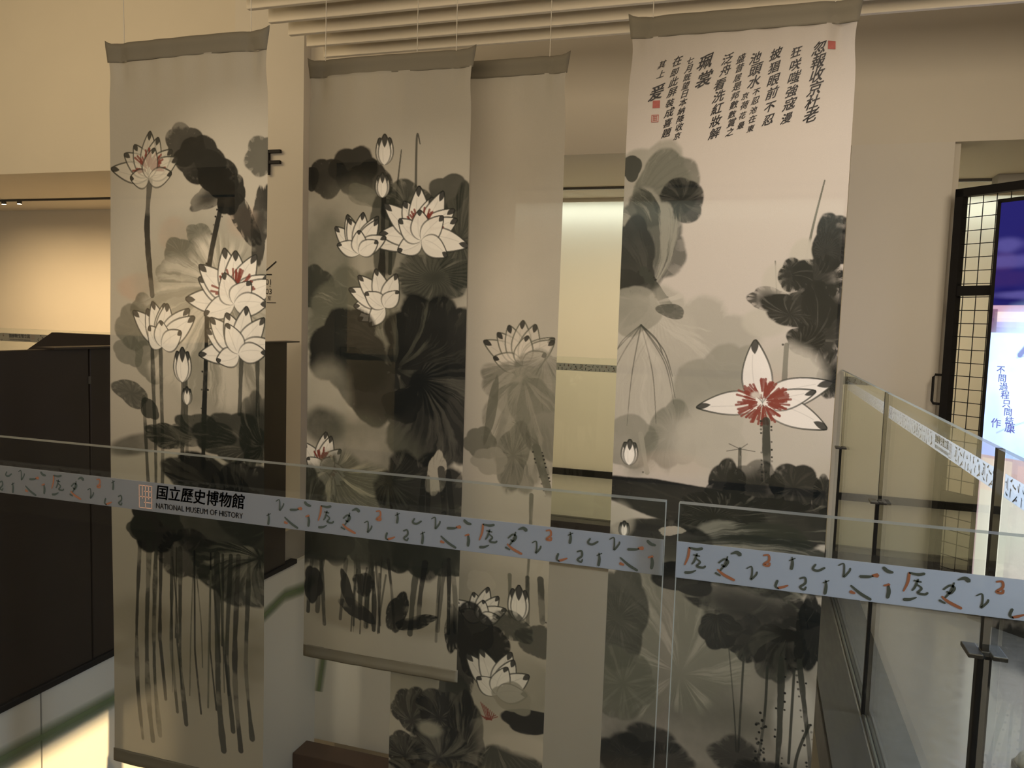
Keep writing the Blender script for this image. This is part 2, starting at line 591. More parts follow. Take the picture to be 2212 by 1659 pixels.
def paint_first():
    c = Canvas(400, 4.03, PAPER)
    # tones high up
    c.wash(.44, 1.02, .10, .09, ROSE, .5); c.wash(.20, 1.30, .13, .07, ROSE, .42); c.wash(.86, .95, .10, .08, ROSE, .35)
    c.wash(.62, 1.42, .40, .52, PALE, .6, .3); c.wash(.80, 1.55, .30, .50, MID, .35, .35)
    for x, y, r in ((.48, 1.12, .11), (.40, 1.22, .09), (.60, 1.02, .08), (.18, 1.52, .14), (.13, 1.65, .10), (.30, 1.70, .13), (.24, 1.42, .10)):
        c.leaf(x, y, r, r * .8, .3, MID, .72, 5, .25)
    c.leaf(.66, 1.50, .40, .46, 0, PALE, .55, 9, .75, (.2, -.5), .12, sc=(.62, .58, .49))
    # dark leaf hanging over the top
    for x, y, a, b, q in ((.50, .55, .13, .11, .3), (.60, .63, .15, .12, .5), (.70, .70, .14, .10, .7), (.78, .80, .09, .12, 0), (.66, .82, .13, .06, -.4), (.96, .96, .06, .22, .1)):
        c.leaf(x, y, a, b, q, DARK, .97, 6, .0, edge=.04, dry=.35)
    c.leaf(.97, .62, .11, .10, 0, DEEP, .85, 5); c.leaf(.86, .93, .06, .17, -.5, DARK, .9, 5, dry=.9)
    # tall stalks
    c.stroke([(.27, .70), (.25, 1.0), (.29, 1.34)], .016, DARK, .93, .2)
    c.stroke([(.73, .86), (.66, 1.2), (.65, 1.6), (.63, 2.25)], .013, DARK, .95, .15, dots=True)
    for pts in (((.29, 1.6), (.31, 2.2), (.30, 2.5)), ((.35, 1.6), (.36, 2.2), (.34, 2.6)), ((.50, 1.7), (.50, 2.1), (.48, 2.4)), ((.86, 1.55), (.85, 1.95)), ((.95, 1.5), (.96, 1.95)), ((.23, 1.9), (.26, 2.5)), ((.52, 1.75), (.53, 2.3))):
        c.stroke(list(pts), .012, DEEP, .8, .35)
    # blossoms
    c.blossom(.26, .70, .23, -2, 78, 9, True, fill=(.72, .68, .58), op=.5)
    c.blossom(.81, 1.36, .27, -6, 80, 11, True)
    c.blossom(.36, 1.60, .25, 2, 50, 9)
    c.blossom(.84, 1.62, .24, -14, 88, 9)
    c.bud(.50, 1.80, .19); c.bud(.53, 1.92, .10)
    # lower leaves
    c.leaf(.14, 1.88, .13, .07, .35, DEEP, .9, 4, .2)
    c.leaf(.27, 1.96, .07, .05, .6, DEEP, .85, 4)
    c.wash(.20, 2.16, .20, .05, DEEP, .75, .3, -.25)
    for x, y, a, b in ((.40, 2.10, .16, .07), (.62, 2.06, .20, .09), (.80, 2.08, .22, .13), (.95, 2.02, .10, .20)):
        c.leaf(x, y, a, b, .05, DEEP, .92, 7, .25, (.5, .4), dry=.4)
    c.leaf(.64, 2.32, .29, .13, .25, DARK, .97, 5, .12, (.9, .4)); c.leaf(.88, 2.40, .22, .22, .4, DARK, .95, 6, .2, (.8, .3))
    c.leaf(.30, 2.60, .17, .15, 0, DARK, .95, 7); c.leaf(.20, 2.64, .10, .07, 0, DEEP, .85, 5)
    c.leaf(.72, 2.58, .42, .20, .2, DEEP, .95, 9, .55, (.8, -.6), sc=MID); c.leaf(.54, 2.75, .22, .13, 0, DARK, .9, 7, .2)
    c.leaf(.82, 2.82, .26, .17, .2, DEEP, .95, 7, .5, (.5, -.8), sc=PALE)
    # water tone and stalks
    for x, y, r in ((.18, 3.18, .22), (.50, 3.25, .30), (.82, 3.15, .24), (.08, 3.38, .14), (.62, 3.40, .28), (.95, 3.3, .14)):
        c.wash(x, y, r, r * .62, (.25, .225, .165), .40, .35)
    for k, (x, b, w) in enumerate(((.17, 3.86, .012), (.24, 4.02, .015), (.29, 3.82, .013), (.33, 3.60, .012), (.41, 3.66, .010), (.47, 3.72, .012), (.57, 3.64, .006), (.72, 3.82, .018), (.78, 3.70, .012), (.83, 3.80, .014), (.90, 3.72, .013), (.44, 3.52, .006), (.67, 3.6, .005), (.75, 3.5, .008))):
        b = min(b, 3.86)
        c.stroke([(x + .02 - .004 * k % .03, 2.72), (x - .01, 3.2), (x - .005, b - .3), (x + .03, b)], w, (DARK, DEEP, DEEP)[k % 3], .84, .4)
    c.reeds(8, .3, .95, 2.75, 3.6, 5, .002, .006)
    return c


def paint_second():
    c = Canvas(400, 3.52, PAPER)
    c.leaf(.30, .62, .16, .14, .2, DARK, .95, 6); c.leaf(.14, .66, .13, .11, 0, DARK, .95, 5); c.leaf(.40, .70, .14, .12, .5, DARK, .93, 5); c.leaf(.02, .66, .05, .07, 0, DARK, .97, 3)
    c.leaf(.37, .77, .12, .06, .4, MID, .7, 4)
    for a in ((.53, .95, .49, .50), (.64, .60, .60, .47)):
        c.stroke([(a[0] + .06, a[3] + .02), (a[0] + .04, a[1] * .75), (a[2] + .08, .78)], .003, DEEP, .8, 0, w1=.008)
    c.wash(.45, 1.25, .55, .52, PALE, .55, .3); c.wash(.75, 1.1, .35, .4, MID, .75, .3); c.wash(.12, 1.2, .20, .35, MID, .75, .3)
    c.leaf(.88, .76, .12, .10, 0, DEEP, .92, 5); c.leaf(.62, .82, .16, .12, .2, DEEP, .9, 6, .3); c.leaf(.95, 1.02, .12, .28, 0, DEEP, .9, 6, .25)
    c.leaf(.50, .98, .10, .22, 0, DEEP, .82, 6); c.stroke([(.49, .76), (.48, 1.2), (.47, 1.5)], .018, DARK, .9, .15); c.stroke([(.54, .8), (.53, 1.2)], .016, DEEP, .9, .15)
    c.leaf(.06, 1.30, .12, .12, 0, DEEP, .92, 6); c.leaf(.20, 1.40, .16, .13, .3, MID, .85, 6, .3)
    c.leaf(.80, 1.22, .26, .14, 0, DEEP, .88, 8, .3); c.leaf(.30, 1.55, .34, .36, 0, MID, .8, 9, .6, (.6, .2), sc=(.5, .47, .38))
    c.blossom(.72, 1.00, .26, -4, 96, 13, True)
    c.blossom(.34, 1.08, .21, 2, 52, 9)
    c.blossom(.50, 1.38, .22, -52, 72, 8)
    c.bud(.49, .60, .17); c.bud(.48, .78, .14)
    # two great dark leaves
    c.leaf(.26, 1.66, .25, .24, .5, DARK, .97, 7); c.leaf(.40, 1.86, .26, .17, .75, DARK, .97, 5)
    c.leaf(.80, 1.62, .31, .34, 0, DARK, .97, 9, .55, (-.75, .35), sc=MID); c.leaf(.84, 2.00, .30, .30, .3, DARK, .97, 7, .18, (-.6, -.5))
    c.leaf(.62, 1.95, .12, .10, 0, DARK, .95, 5)
    c.wash(.15, 1.95, .18, .25, PALE, .6, .3); c.wash(.1, 2.10, .16, .12, DEEP, .85, .3); c.wash(.42, 2.25, .30, .22, MID, .8, .35)
    c.blossom(.10, 2.36, .21, 58, 90, 9, True)
    c.leaf(.32, 2.62, .44, .34, .1, MID, .9, 9, .85, (-.35, -.75), .1, sc=(.52, .50, .38))
    c.leaf(.02, 2.66, .14, .30, 0, DEEP, .95, 5, .3); c.leaf(.76, 2.56, .30, .36, 0, DARK, .95, 9, .4, (-.7, -.5), sc=MID)
    c.leaf(.84, 2.33, .06, .13, .15, (.50, .47, .39), .85, 6, .4, dry=.6, sc=MID); c.reeds(4, .74, .98, 2.28, 2.75, 3, .01, .02, (DARK,), .1)
    for x in (.05, .20, .42, .58, .75, .92):
        c.leaf(x, 2.80, .13, .12, 0, DEEP, .93, 5)
    c.wash(.3, 2.98, .30, .07, PAPER, .35, .4)
    c.wash(.30, 3.20, .22, .10, (.27, .24, .18), .5, .3); c.wash(.78, 3.15, .25, .12, (.24, .22, .16), .55, .35)
    c.reeds(16, .03, .98, 2.80, 3.30, 9, .008, .017, (DARK, DEEP, DEEP), .12)
    c.reeds(10, .30, .60, 2.85, 3.34, 19, .002, .007, (DARK, DEEP), .1)
    for x, y, a, b, q in ((.06, 3.06, .07, .12, 0), (.29, 3.06, .035, .11, -.3), (.40, 3.02, .07, .07, 0), (.36, 3.18, .13, .05, .4), (.62, 3.16, .06, .12, .3), (.74, 3.20, .14, .04, -.35), (.97, 3.2, .05, .14, 0)):
        c.leaf(x, y, a, b, q, DARK, .95, 5, dry=.5)
    return c


def paint_third():
    c = Canvas(360, 4.5, PAPER)
    c.wash(.5, .9, .6, .7, (.66, .60, .50), .35, .4)
    c.blossom(.80, 1.70, .25, -4, 66, 9, fill=(.66, .61, .52), line=MID, op=.5)
    for x, y, a, b, q in ((.76, 1.84, .20, .15, .3), (.92, 1.80, .18, .18, 0), (.72, 2.02, .14, .28, .25), (.90, 2.05, .18, .30, 0), (.80, 2.24, .15, .22, 0)):
        c.leaf(x, y, a, b, q, PALE, .66, 7, .5, (0, -.8), .06, sc=MID, dry=.4)
    c.leaf(.76, 2.24, .09, .20, .2, MID, .6, 5, .4); c.leaf(.90, 2.0, .14, .26, -.4, MID, .5, 5, .6, (0, -.9)); c.leaf(.56, 2.18, .11, .10, .4, MID, .9, 6, dry=.3); c.leaf(.62, 2.28, .11, .08, 0, PALE, .8, 6)
    c.leaf(.62, 1.98, .03, .20, .15, MID, .75, 4)
    c.stroke([(.90, 2.18), (.95, 2.34), (1.0, 2.48)], .022, MID, .9, .3, dots=True); c.stroke([(.88, 2.46), (.88, 2.7), (.87, 3.0)], .010, MID, .8, .4)
    c.wash(.98, 2.56, .09, .11, MIST, .8, .25); c.wash(.68, 2.70, .16, .025, MIST, .8, .3, .2); c.leaf(.72, 2.75, .15, .02, .25, MID, .9, 3); c.stroke([(1.0, 2.6), (.94, 2.9)], .014, MIST, .9, .4)
    # lower half
    c.wash(.7, 3.12, .4, .20, PALE, .6, .35); c.wash(.85, 3.5, .3, .40, MIST, .8, .35); c.wash(.3, 3.5, .4, .4, PALE, .6, .35); c.wash(.88, 3.6, .2, .16, PALE, .7, .3)
    c.leaf(.58, 3.02, .09, .08, 0, MIST, .9, 5)
    c.blossom(.58, 3.24, .19, 6, 58, 6)
    c.stroke([(.95, 2.95), (.97, 3.2)], .016, DEEP, .85, .4, dots=True); c.stroke([(.76, 2.95), (.77, 3.2)], .012, MID, .8, .4); c.stroke([(.87, 2.95), (.88, 3.22)], .016, DEEP, .85, .4)
    c.bud(.82, 3.22, .22)
    c.leaf(.78, 3.26, .15, .09, .3, DEEP, .85, 6, .3, dry=.5); c.leaf(.94, 3.32, .13, .10, 0, DEEP, .8, 5, dry=.5)
    c.leaf(.52, 3.32, .15, .16, .4, DARK, .97, 6); c.leaf(.66, 3.40, .12, .11, .3, DARK, .96, 5); c.leaf(.56, 3.50, .10, .12, 0, DARK, .95, 5); c.leaf(.46, 3.55, .09, .30, 0, DARK, .93, 6, dry=.3)
    c.blossom(.70, 3.68, .27, 8, 52, 7); c.leaf(.42, 3.78, .12, .20, 0, DEEP, .92, 5)
    for k in range(14): c.stroke([(.64 + .01 * (k % 4), 3.86), (.60 + .012 * k % .12, 3.76 + .008 * k)], .003, RED, .85, 0)
    c.leaf(.93, 3.82, .20, .075, -.1, DARK, .96, 4); c.leaf(.80, 3.70, .12, .09, .2, PALE, .8, 5)
    c.leaf(.84, 4.22, .26, .22, .3, DEEP, .9, 5, .6, (-.8, -.8), sc=PALE); c.wash(.9, 3.98, .2, .06, (.58, .54, .46), .8, .3)
    for x, y, a, b in ((.16, 3.88, .13, .14), (.34, 3.84, .16, .12), (.50, 3.98, .13, .26), (.34, 4.08, .20, .14), (.12, 4.14, .14, .10), (.22, 4.28, .26, .09), (.46, 4.24, .16, .10)):
        c.leaf(x, y, a, b, 0, DARK, .95, 6, .3, (0, .5), dry=.5)
    c.wash(.28, 3.98, .08, .05, PALE, .85, .4); c.wash(.2, 4.46, .5, .08, MIST, .6, .4)
    return c


def paint_fourth():
    c = Canvas(500, 3.95, (.52, .475, .415))
    # folded leaf at the upper left with its stalk
    c.leaf(.10, .86, .20, .30, .2, PALE, .8, 6, .4, (0, .8)); c.leaf(.20, .80, .15, .18, .5, MID, .85, 5, .4, (-.5, .8)); c.leaf(.27, .86, .11, .10, .3, DARK, .93, 4, .1)
    c.leaf(.03, .70, .05, .06, 0, DEEP, .9, 4); c.leaf(.12, 1.06, .18, .26, .1, DEEP, .8, 6, .75, (.2, .9), sc=PALE); c.leaf(.05, 1.14, .12, .20, 0, DARK, .95, 6, dry=.3)
    c.leaf(.0, 1.34, .13, .16, .5, DARK, .95, 4)
    c.stroke([(.11, 1.19), (.17, 1.27), (.24, 1.37)], .022, DEEP, .88, .3, dots=True)
    # great pale parasol leaf
    c.leaf(.25, 1.66, .38, .40, .1, PALE, .62, 11, .5, (-.45, -.75), .06, sc=(.60, .56, .48)); c.leaf(.18, 1.76, .30, .44, .1, MIST, .5, 9, .5, (-.1, -.9), .1, sc=MID)
    c.leaf(.48, 1.78, .18, .26, .4, PALE, .6, 7, .3); c.leaf(.08, 1.38, .12, .12, .3, PALE, .7, 4); c.leaf(.28, 1.98, .12, .16, .2, MID, .65, 6, .4)
    c.leaf(.06, 2.02, .14, .12, 0, MID, .55, 5); c.leaf(.46, 2.0, .16, .12, .3, PALE, .65, 6); c.leaf(.25, 1.38, .07, .035, .2, DEEP, .75, 3)
    for k in range(11):
        b = math.radians(-70 + k * 21)
        q = .10 + .30 * math.cos(b) ** 2
        c.stroke([(.11, 1.45), (.11 + q * math.sin(b) * .7, 1.45 + q * .6), (.11 + q * math.sin(b) * 1.0, 1.45 + q * 1.25)], .0035, DEEP, .6, .5, w1=.0015)
    # blades and dark leaves at the right
    c.stroke([(.90, .78), (.86, 1.0), (.83, 1.22)], .003, MID, .9, 0, w1=.007); c.stroke([(.71, 1.14), (.73, 1.35)], .003, MID, .8, 0)
    c.wash(.83, 1.12, .06, .08, MIST, .8, .15); c.wash(.72, 1.25, .07, .10, MIST, .7, .15); c.wash(.68, 1.42, .09, .06, MIST, .7, .2)
    for x, y, a, b, q in ((.95, 1.06, .09, .13, 0), (.90, 1.22, .11, .10, .4), (.80, 1.20, .08, .08, .5), (.70, 1.32, .11, .055, .2), (.84, 1.36, .17, .09, .1), (.94, 1.42, .12, .20, 0), (.98, 1.66, .06, .11, 0), (.86, 1.50, .08, .07, 0)):
        c.leaf(x, y, a, b, q, DARK, .98, 5, .12, (-.3, .3), dry=.5, sc=MIST)
    c.wash(.82, 1.66, .16, .14, MIST, .75, .25); c.wash(.75, 1.78, .12, .12, (.55, .42, .34), .35, .4); c.stroke([(.78, 1.52), (.78, 1.75)], .01, MID, .7, .5, dots=True)
    c.wash(.72, 2.02, .36, .22, MIST, .6, .3)
    # open blossom with red stamens
    rr = random.Random(4)
    for a, l, wd, cu in ((-18, .30, .075, .15), (-88, .30, .062, -.15), (62, .32, .075, .12), (100, .30, .07, .15), (78, .24, .05, -.1)):
        c.petal(.69, 1.80, a, l, wd, cu, fill=(.80, .76, .70), line=DEEP, lw=.003)
    for k in range(150):
        b, q = rr.uniform(0, 2 * math.pi), .03 + .085 * rr.random() ** .6
        x0, y0 = .69 + .45 * q * math.cos(b) * 1.1, 1.79 + .45 * q * math.sin(b)
        c.stroke([(x0, y0), (.69 + q * math.cos(b) * 1.1, 1.79 + q * math.sin(b) * .95)], .0022, RED, .9, 0, w1=.0055)
    c.wash(.66, 1.76, .03, .02, (.70, .66, .58), .8, .3)
    c.stroke([(.71, 1.88), (.72, 2.02), (.73, 2.16)], .017, DEEP, .93, .15, dots=True); c.stroke([(.60, 2.02), (.605, 2.15)], .011, DEEP, .8, .2)
    for b in range(5): c.stroke([(.60, 2.02), (.60 + .07 * math.cos(b * 1.3 + 2.6), 2.02 + .03 * math.sin(b * 1.3 + 2.6))], .002, DEEP, .7, 0)
    c.bud(.08, 2.14, .13); c.stroke([(.13, 1.98), (.17, 2.17)], .014, PALE, .9, .2, dots=True); c.wash(.28, 2.12, .16, .06, (.50, .42, .34), .5, .4)
    # dark band of leaves across the middle
    for x, y, a, b, q in ((.54, 2.20, .09, .12, .3), (.68, 2.20, .13, .12, 0), (.85, 2.18, .11, .12, 0), (.98, 2.2, .05, .09, 0)):
        c.leaf(x, y, a, b, q, DARK, .97, 6, .1, dry=.35)
    c.leaf(.30, 2.30, .42, .10, .12, DARK, .97, 3, .12, (.7, 0), sc=MID); c.leaf(.74, 2.36, .42, .13, 0, DARK, .97, 5, .45, (-.6, 0), sc=PALE)
    c.leaf(.72, 2.55, .40, .17, .05, DEEP, .95, 7, .75, (-.9, .1), sc=(.42, .41, .35)); c.leaf(.22, 2.52, .26, .13, 0, DARK, .96, 4, .15); c.leaf(.30, 2.45, .06, .022, -.15, MIST, .8, 4, dry=.7)
    c.wash(.05, 2.42, .07, .09, MIST, .7, .3); c.bud(.07, 2.50, .08)
    # lower pond
    c.wash(.5, 3.0, .6, .45, MID, .62, .3); c.wash(.5, 3.70, .7, .45, DEEP, .62, .4)
    c.leaf(.26, 2.98, .38, .40, 0, (.17, .17, .135), .70, 9, .42, (.3, .45), .1, sc=(.46, .44, .37)); c.leaf(.06, 2.92, .15, .26, 0, DEEP, .75, 6, .3); c.leaf(.10, 3.25, .16, .18, 0, MID, .8, 6, .3)
    c.leaf(.36, 2.68, .15, .08, .1, DARK, .96, 4)
    for x, y, a, b, q in ((.70, 2.78, .30, .13, .1), (.55, 2.92, .10, .09, -.5), (.68, 2.94, .09, .11, 0), (.82, 2.98, .13, .14, .1), (.96, 2.86, .07, .18, 0)):
        c.leaf(x, y, a, b, q, DARK, .96, 6, .3, (.3, -.8), dry=.3, sc=MID)
    c.wash(.92, 3.30, .10, .20, (.60, .57, .51), .8, .3)
    for pts, w in ((((.84, 3.0), (.85, 3.3), (.85, 3.55)), .013), (((.78, 3.05), (.78, 3.3), (.76, 3.55)), .006), (((.92, 3.0), (.96, 3.25), (1.0, 3.5)), .013), (((.90, 3.05), (.90, 3.5)), .006), (((.60, 3.0), (.64, 3.3), (.66, 3.5)), .003), (((.67, 3.0), (.67, 3.5)), .005), (((.98, 3.3), (.93, 3.5), (.94, 3.8)), .007)):
        c.stroke(list(pts), w, DEEP, .9, .3, dots=w > .01)
    for k in range(26): c.wash(.74 + .05 * rr.random(), 3.28 + .25 * rr.random(), .006, .006, DARK, .9, .3)
    for x, y, a, b in ((.66, 3.52, .12, .09), (.80, 3.60, .15, .09), (.24, 3.52, .14, .08), (.12, 3.62, .14, .11), (.33, 3.62, .12, .10)):
        c.leaf(x, y, a, b, 0, DARK, .90, 5, .1, edge=.12)
    c.wash(.6, 3.80, .7, .16, (.09, .07, .045), .6, .4)
    return c


# ------------------------------------------------------------------ banners
def attr_mesh(name, verts, nx, ny, colors, attr):
    """regular grid mesh with a colour attribute"""
    me = bpy.data.meshes.new(name)
    nv = nx * ny
    me.vertices.add(nv)
    me.vertices.foreach_set('co', verts.astype(np.float32).ravel())
    i = (np.arange(ny - 1)[:, None] * nx + np.arange(nx - 1)[None, :])
    q = np.stack([i, i + nx, i + nx + 1, i + 1], -1).reshape(-1, 4)
    nf = len(q)
    me.loops.add(nf * 4)
    me.loops.foreach_set('vertex_index', q.ravel().astype(np.int32))
    me.polygons.add(nf)
    me.polygons.foreach_set('loop_start', (np.arange(nf) * 4).astype(np.int32))
    me.polygons.foreach_set('use_smooth', np.ones(nf, bool))
    a = me.color_attributes.new(attr, 'FLOAT_COLOR', 'POINT')
    a.data.foreach_set('color', np.concatenate([colors.reshape(nv, 3), np.ones((nv, 1))], 1).astype(np.float32).ravel())
    me.update()
    me.validate()
    return me


M_PRINT = fabric_mat('printed_sheer_fabric', attr='ink', sheer=.055, trans=.34)
M_HEM = fabric_mat('doubled_hem_fabric', color=(.22, .20, .155), sheer=.0, trans=.15)  # darker colour stands in for backlight blocked by the doubled fold


class Banner:
    def __init__(s, D, xl, xr, top, canvas_fn, label, seed):
        s.D, s.xl, s.xr, s.top, s.W = D, xl, xr, top, xr - xl
        s.cv = canvas_fn()
        s.seed = seed
        s.root = root('hanging_banner', P((xl + xr) / 2, D, top), label, 'banner', 'printed ink painting banners hung in the stairwell')
        s.bot = top - s.cv.A * s.W
        s.make()

    def surf(s, u, y):
        """working-unit position of picture point (u across 0..1, y downwards in widths)"""
        u, y = np.asarray(u, float), np.asarray(y, float)
        pin = .011 * np.exp(-((y - .17) / .10) ** 2)
        X = s.xl + s.W * (u + pin * (1 - 2 * u))
        ph = s.seed
        amp = .55 + .45 * np.sin(y * 1.1 + ph)
        Y = s.D + .018 * np.sin(u * 7.5 + ph + .5 * np.sin(y * 1.3)) * amp + .012 * np.sin(y * 2.1 + ph * 2)
        corner = np.exp(-((y - .12) / .10) ** 2) * (np.exp(-((u - .07) / .035) ** 2) + np.exp(-((u - .93) / .035) ** 2))
        Y = Y + .030 * corner - .018 * np.exp(-((y - .13) / .16) ** 2) * np.sin(u * 40 + ph) * .35
        Z = s.top - y * s.W
        return X, Y, Z

    def make(s):
        cv = s.cv
        j0, j1 = int(.092 / cv.A * cv.ny), int((cv.A - .072) / cv.A * cv.ny)
        X, Y, Z = s.surf(cv.x[j0:j1], cv.y[j0:j1])
        co = np.stack([X * S, Y * S, EYE + Z * S], -1)
        me = attr_mesh('fabric', co, cv.nx, j1 - j0, np.clip(cv.c[j0:j1], 0, 1), 'ink')
        link('fabric', me, M_PRINT, s.root)
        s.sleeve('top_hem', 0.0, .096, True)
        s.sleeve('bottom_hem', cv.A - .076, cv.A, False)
        for u in (.10, .90):
            MB().tube([s.pt(u, 0.004), (s.xl + s.W * u, s.D, 3.6), (s.xl + s.W * u, s.D, 5.6)], .0035, 6).build('hanging_cord', M_CORD, s.root)

    def pt(s, u, y):
        a = s.surf(u, y)
        return (float(a[0]), float(a[1]), float(a[2]))

    def sleeve(s, name, y0, y1, top):
        """flat fabric tube folded round a rod, with pulled-out corners"""
        n, m = 60, 9
        mb = MB()
        rows = []
        for side in (-1, 1):
            for r in range(m):
                t = r / (m - 1)
                y = y0 + (y1 - y0) * t
                rod = math.exp(-((t - (.30 if top else .72)) / .22) ** 2)
                row = []
                for k in range(n + 1):
                    u = k / n
                    e = abs(2 * u - 1)
                    flare = .016 * max(0, (e - .93) / .07) * ((1 - t) if top else .25)
                    horn = (.020 * max(0, (e - .93) / .07) ** 1.6 * (1 - t)) if top else 0
                    uu = u + (flare if u > .5 else -flare)
                    x, yy, z = s.pt(uu, y)
                    x = s.xl + s.W * uu if top else x
                    dim = .018 * math.exp(-((u - .10) / .03) ** 2) + .018 * math.exp(-((u - .90) / .03) ** 2) if top else 0
                    tk = (.006 + (.017 if top else .007) * rod) * (1 - max(0, (e - .95) / .05) * .8)
                    row.append(P(x, s.D + .3 * (yy - s.D) + side * tk + (dim * (1 - side) / 2 if top else 0) + .003 * math.sin(u * 31 + s.seed), z + horn * s.W))
                rows.append(row)
        vs = [v for r in rows for v in r]
        w = n + 1
        fs = []
        for half in (0, 1):
            for r in range(m - 1):
                for k in range(n):
                    a = (half * m + r) * w + k
                    fs.append((a, a + 1, a + w + 1, a + w) if half else (a, a + w, a + w + 1, a + 1))
        F, B = 0, m * w
        for k in range(n):
            fs.append((F + k, F + k + 1, B + k + 1, B + k))
            q = (m - 1) * w
            fs.append((F + q + k, B + q + k, B + q + k + 1, F + q + k + 1))
        for r in range(m - 1):
            fs.append((F + r * w, B + r * w, B + (r + 1) * w, F + (r + 1) * w))
            fs.append((F + r * w + n, F + (r + 1) * w + n, B + (r + 1) * w + n, B + r * w + n))
        mb.add(vs, fs)
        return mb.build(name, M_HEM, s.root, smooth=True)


def glyphs(body, size, fat=0.0):
    """flat outline mesh of a line of text: (list of xy, faces)"""
    c = bpy.data.curves.new('glyph', 'FONT')
    c.body, c.size, c.resolution_u = body, size, 3
    o = bpy.data.objects.new('glyph', c)
    COL.objects.link(o)
    me = bpy.data.meshes.new_from_object(o)
    v0 = [(v.co.x, v.co.y) for v in me.vertices]
    f0 = [tuple(p.vertices) for p in me.polygons]
    vs, fs = [], []
    for dx, dy in ((0, 0),) if not fat else ((fat, .6 * fat), (-fat, -.6 * fat), (fat, -.6 * fat), (-fat, .6 * fat)):
        fs += [tuple(i + len(vs) for i in f) for f in f0]
        vs += [(x + dx, y + dy) for x, y in v0]
    bpy.data.objects.remove(o); bpy.data.curves.remove(c); bpy.data.meshes.remove(me)
    return vs, fs


b1 = Banner(5.20, -5.140, -3.643, 2.122, paint_first, 'narrow banner with long reed stems at its foot, left of the letter F', 0.3)
b2 = Banner(6.06, -3.809, -2.309, 2.172, paint_second, 'shorter banner with two great black leaves, its bottom hem hanging above the lower opening', 1.9)
b3 = Banner(6.42, -3.117, -1.618, 2.192, paint_third, 'banner half hidden behind its neighbour, with a blank top and grey drooping leaf', 3.1)
b4 = Banner(5.74, -0.987, 0.517, 2.181, paint_fourth, 'banner with columns of black calligraphy and one red-stamened open flower', 4.4)

# inscription columns on the fourth banner: (characters, x, first y, pitch, size, slant of the column)
INSCR = [('忽報收京杜老', .850, .200, .0590, .062, .028), ('狂咲嗤強寇漫', .755, .207, .0580, .054, .030), ('披猖眼前不忍', .665, .210, .0580, .056, .018),
         ('池頭水', .577, .222, .0540, .056, .004), ('不忍池在東', .587, .373, .0410, .036, .016), ('京荷花最', .540, .389, .0440, .036, .013),
         ('盛昔居是邦數數賞之', .509, .223, .0410, .038, .031), ('泛舟', .447, .221, .0490, .048, .004), ('看洗紅妝解', .424, .330, .0550, .058, .011),
         ('珮裳', .351, .224, .0800, .076, .002), ('七月既望日本納降收京', .281, .214, .0381, .038, .039), ('在即此屏裝成喜題', .217, .216, .0467, .044, .028),
         ('其上', .150, .222, .0450, .042, .0), ('爰', .137, .350, .06, .080, 0)]
mb = MB()
rr = random.Random(5)
for body, x, y, pitch, size, slant in INSCR:
    for k, ch in enumerate(body):
        vs, fs = glyphs(ch, size * rr.uniform(.92, 1.12), size * .018)
        u0, y0 = x - slant * k / max(1, len(body) - 1), y + pitch * k
        q = []
        for a, b in vs:
            a, b = a - size * .5, b - size * .38
            a2, b2_ = a * .92 + .28 * b, b + .28 * a
            X, Y, Z = b4.surf(u0 + a2, y0 - b2_)
            q.append(P(float(X), float(Y) - .004, float(Z)))
        mb.add(q, fs)
mb.build('calligraphy', M_INK, b4.root)


def seal_at(ban, u, y, w, h, mat, nm='seal_stamp', frame=False):
    m_ = MB()
    def cell(a0, a1, c0, c1):
        m_.add([P(float(p[0]), float(p[1]) - .0035, float(p[2])) for p in (ban.surf(a, c) for a, c in ((a0, c1), (a1, c1), (a1, c0), (a0, c0)))], [(0, 1, 2, 3)])
    if not frame:
        cell(u, u + w, y, y + h)
    else:
        t = w * .09
        cell(u, u + w, y, y + t); cell(u, u + w, y + h - t, y + h); cell(u, u + t, y + t, y + h - t); cell(u + w - t, u + w, y + t, y + h - t)
        for k in range(3):
            cell(u + w * (.22 + .22 * k), u + w * (.30 + .22 * k), y + h * .16, y + h * .84)
            cell(u + w * .2, u + w * .8, y + h * (.2 + .24 * k), y + h * (.26 + .24 * k))
    return tag(m_.build(nm, mat, ban.root), 'square red seal stamp' if not frame else 'square outlined red seal stamp')


seal_at(b4, .887, .170, .033, .036, M_SEAL)
seal_at(b4, .118, .390, .034, .035, M_SEAL)
seal_at(b4, .115, .456, .034, .035, M_SEAL, frame=True)

# ------------------------------------------------------------------ setting
YW = 11.0
structure('floor', MB().box(-16, 9, -5, 2.32, -3.9, -3.34).box(.74, 9, 2.32, YW + .3, -3.5, -3.34), M_FLOOR)
structure('floor_landing', MB().box(-16, -6.78, 2.32, YW, -3.9, -3.34), M_CFLOOR)
structure('floor_corridor', MB().box(-24, 9, YW + .3, 15.4, -3.3, -3.05), M_CFLOOR)
structure('floor_lower', MB().box(-16, 9, -5, 15.4, -11.9, -11.6), M_LFLOOR)
structure('ceiling', MB().box(-24, 9, -5, YW + .4, 5.6, 5.8), M_WALL)
structure('ceiling_corridor', MB().box(-24, 9, YW + .4, 15.4, 2.37, 2.6), M_WALL)
structure('wall_header', MB().box(-24, 9, YW, YW + .4, 2.37, 5.6), M_WALL)
structure('wall_back', MB().box(-24, 9, 15.2, 15.4, -3.05, 2.37), M_WALL)
structure('wall_right', MB().box(9, 9.2, -5, 15.4, -11.6, 5.6), M_WALL)
structure('wall_left', MB().box(-7.0, -6.70, 2.0, YW, -11.6, -3.86), M_WHITE)
structure('wall_lower', MB().box(-6.70, 9, YW, YW + .25, -7.03, -3.5), M_WHITE)
structure('wall_lower_back', MB().box(-16, 9, 15.0, 15.2, -11.6, -3.3), M_WALL)
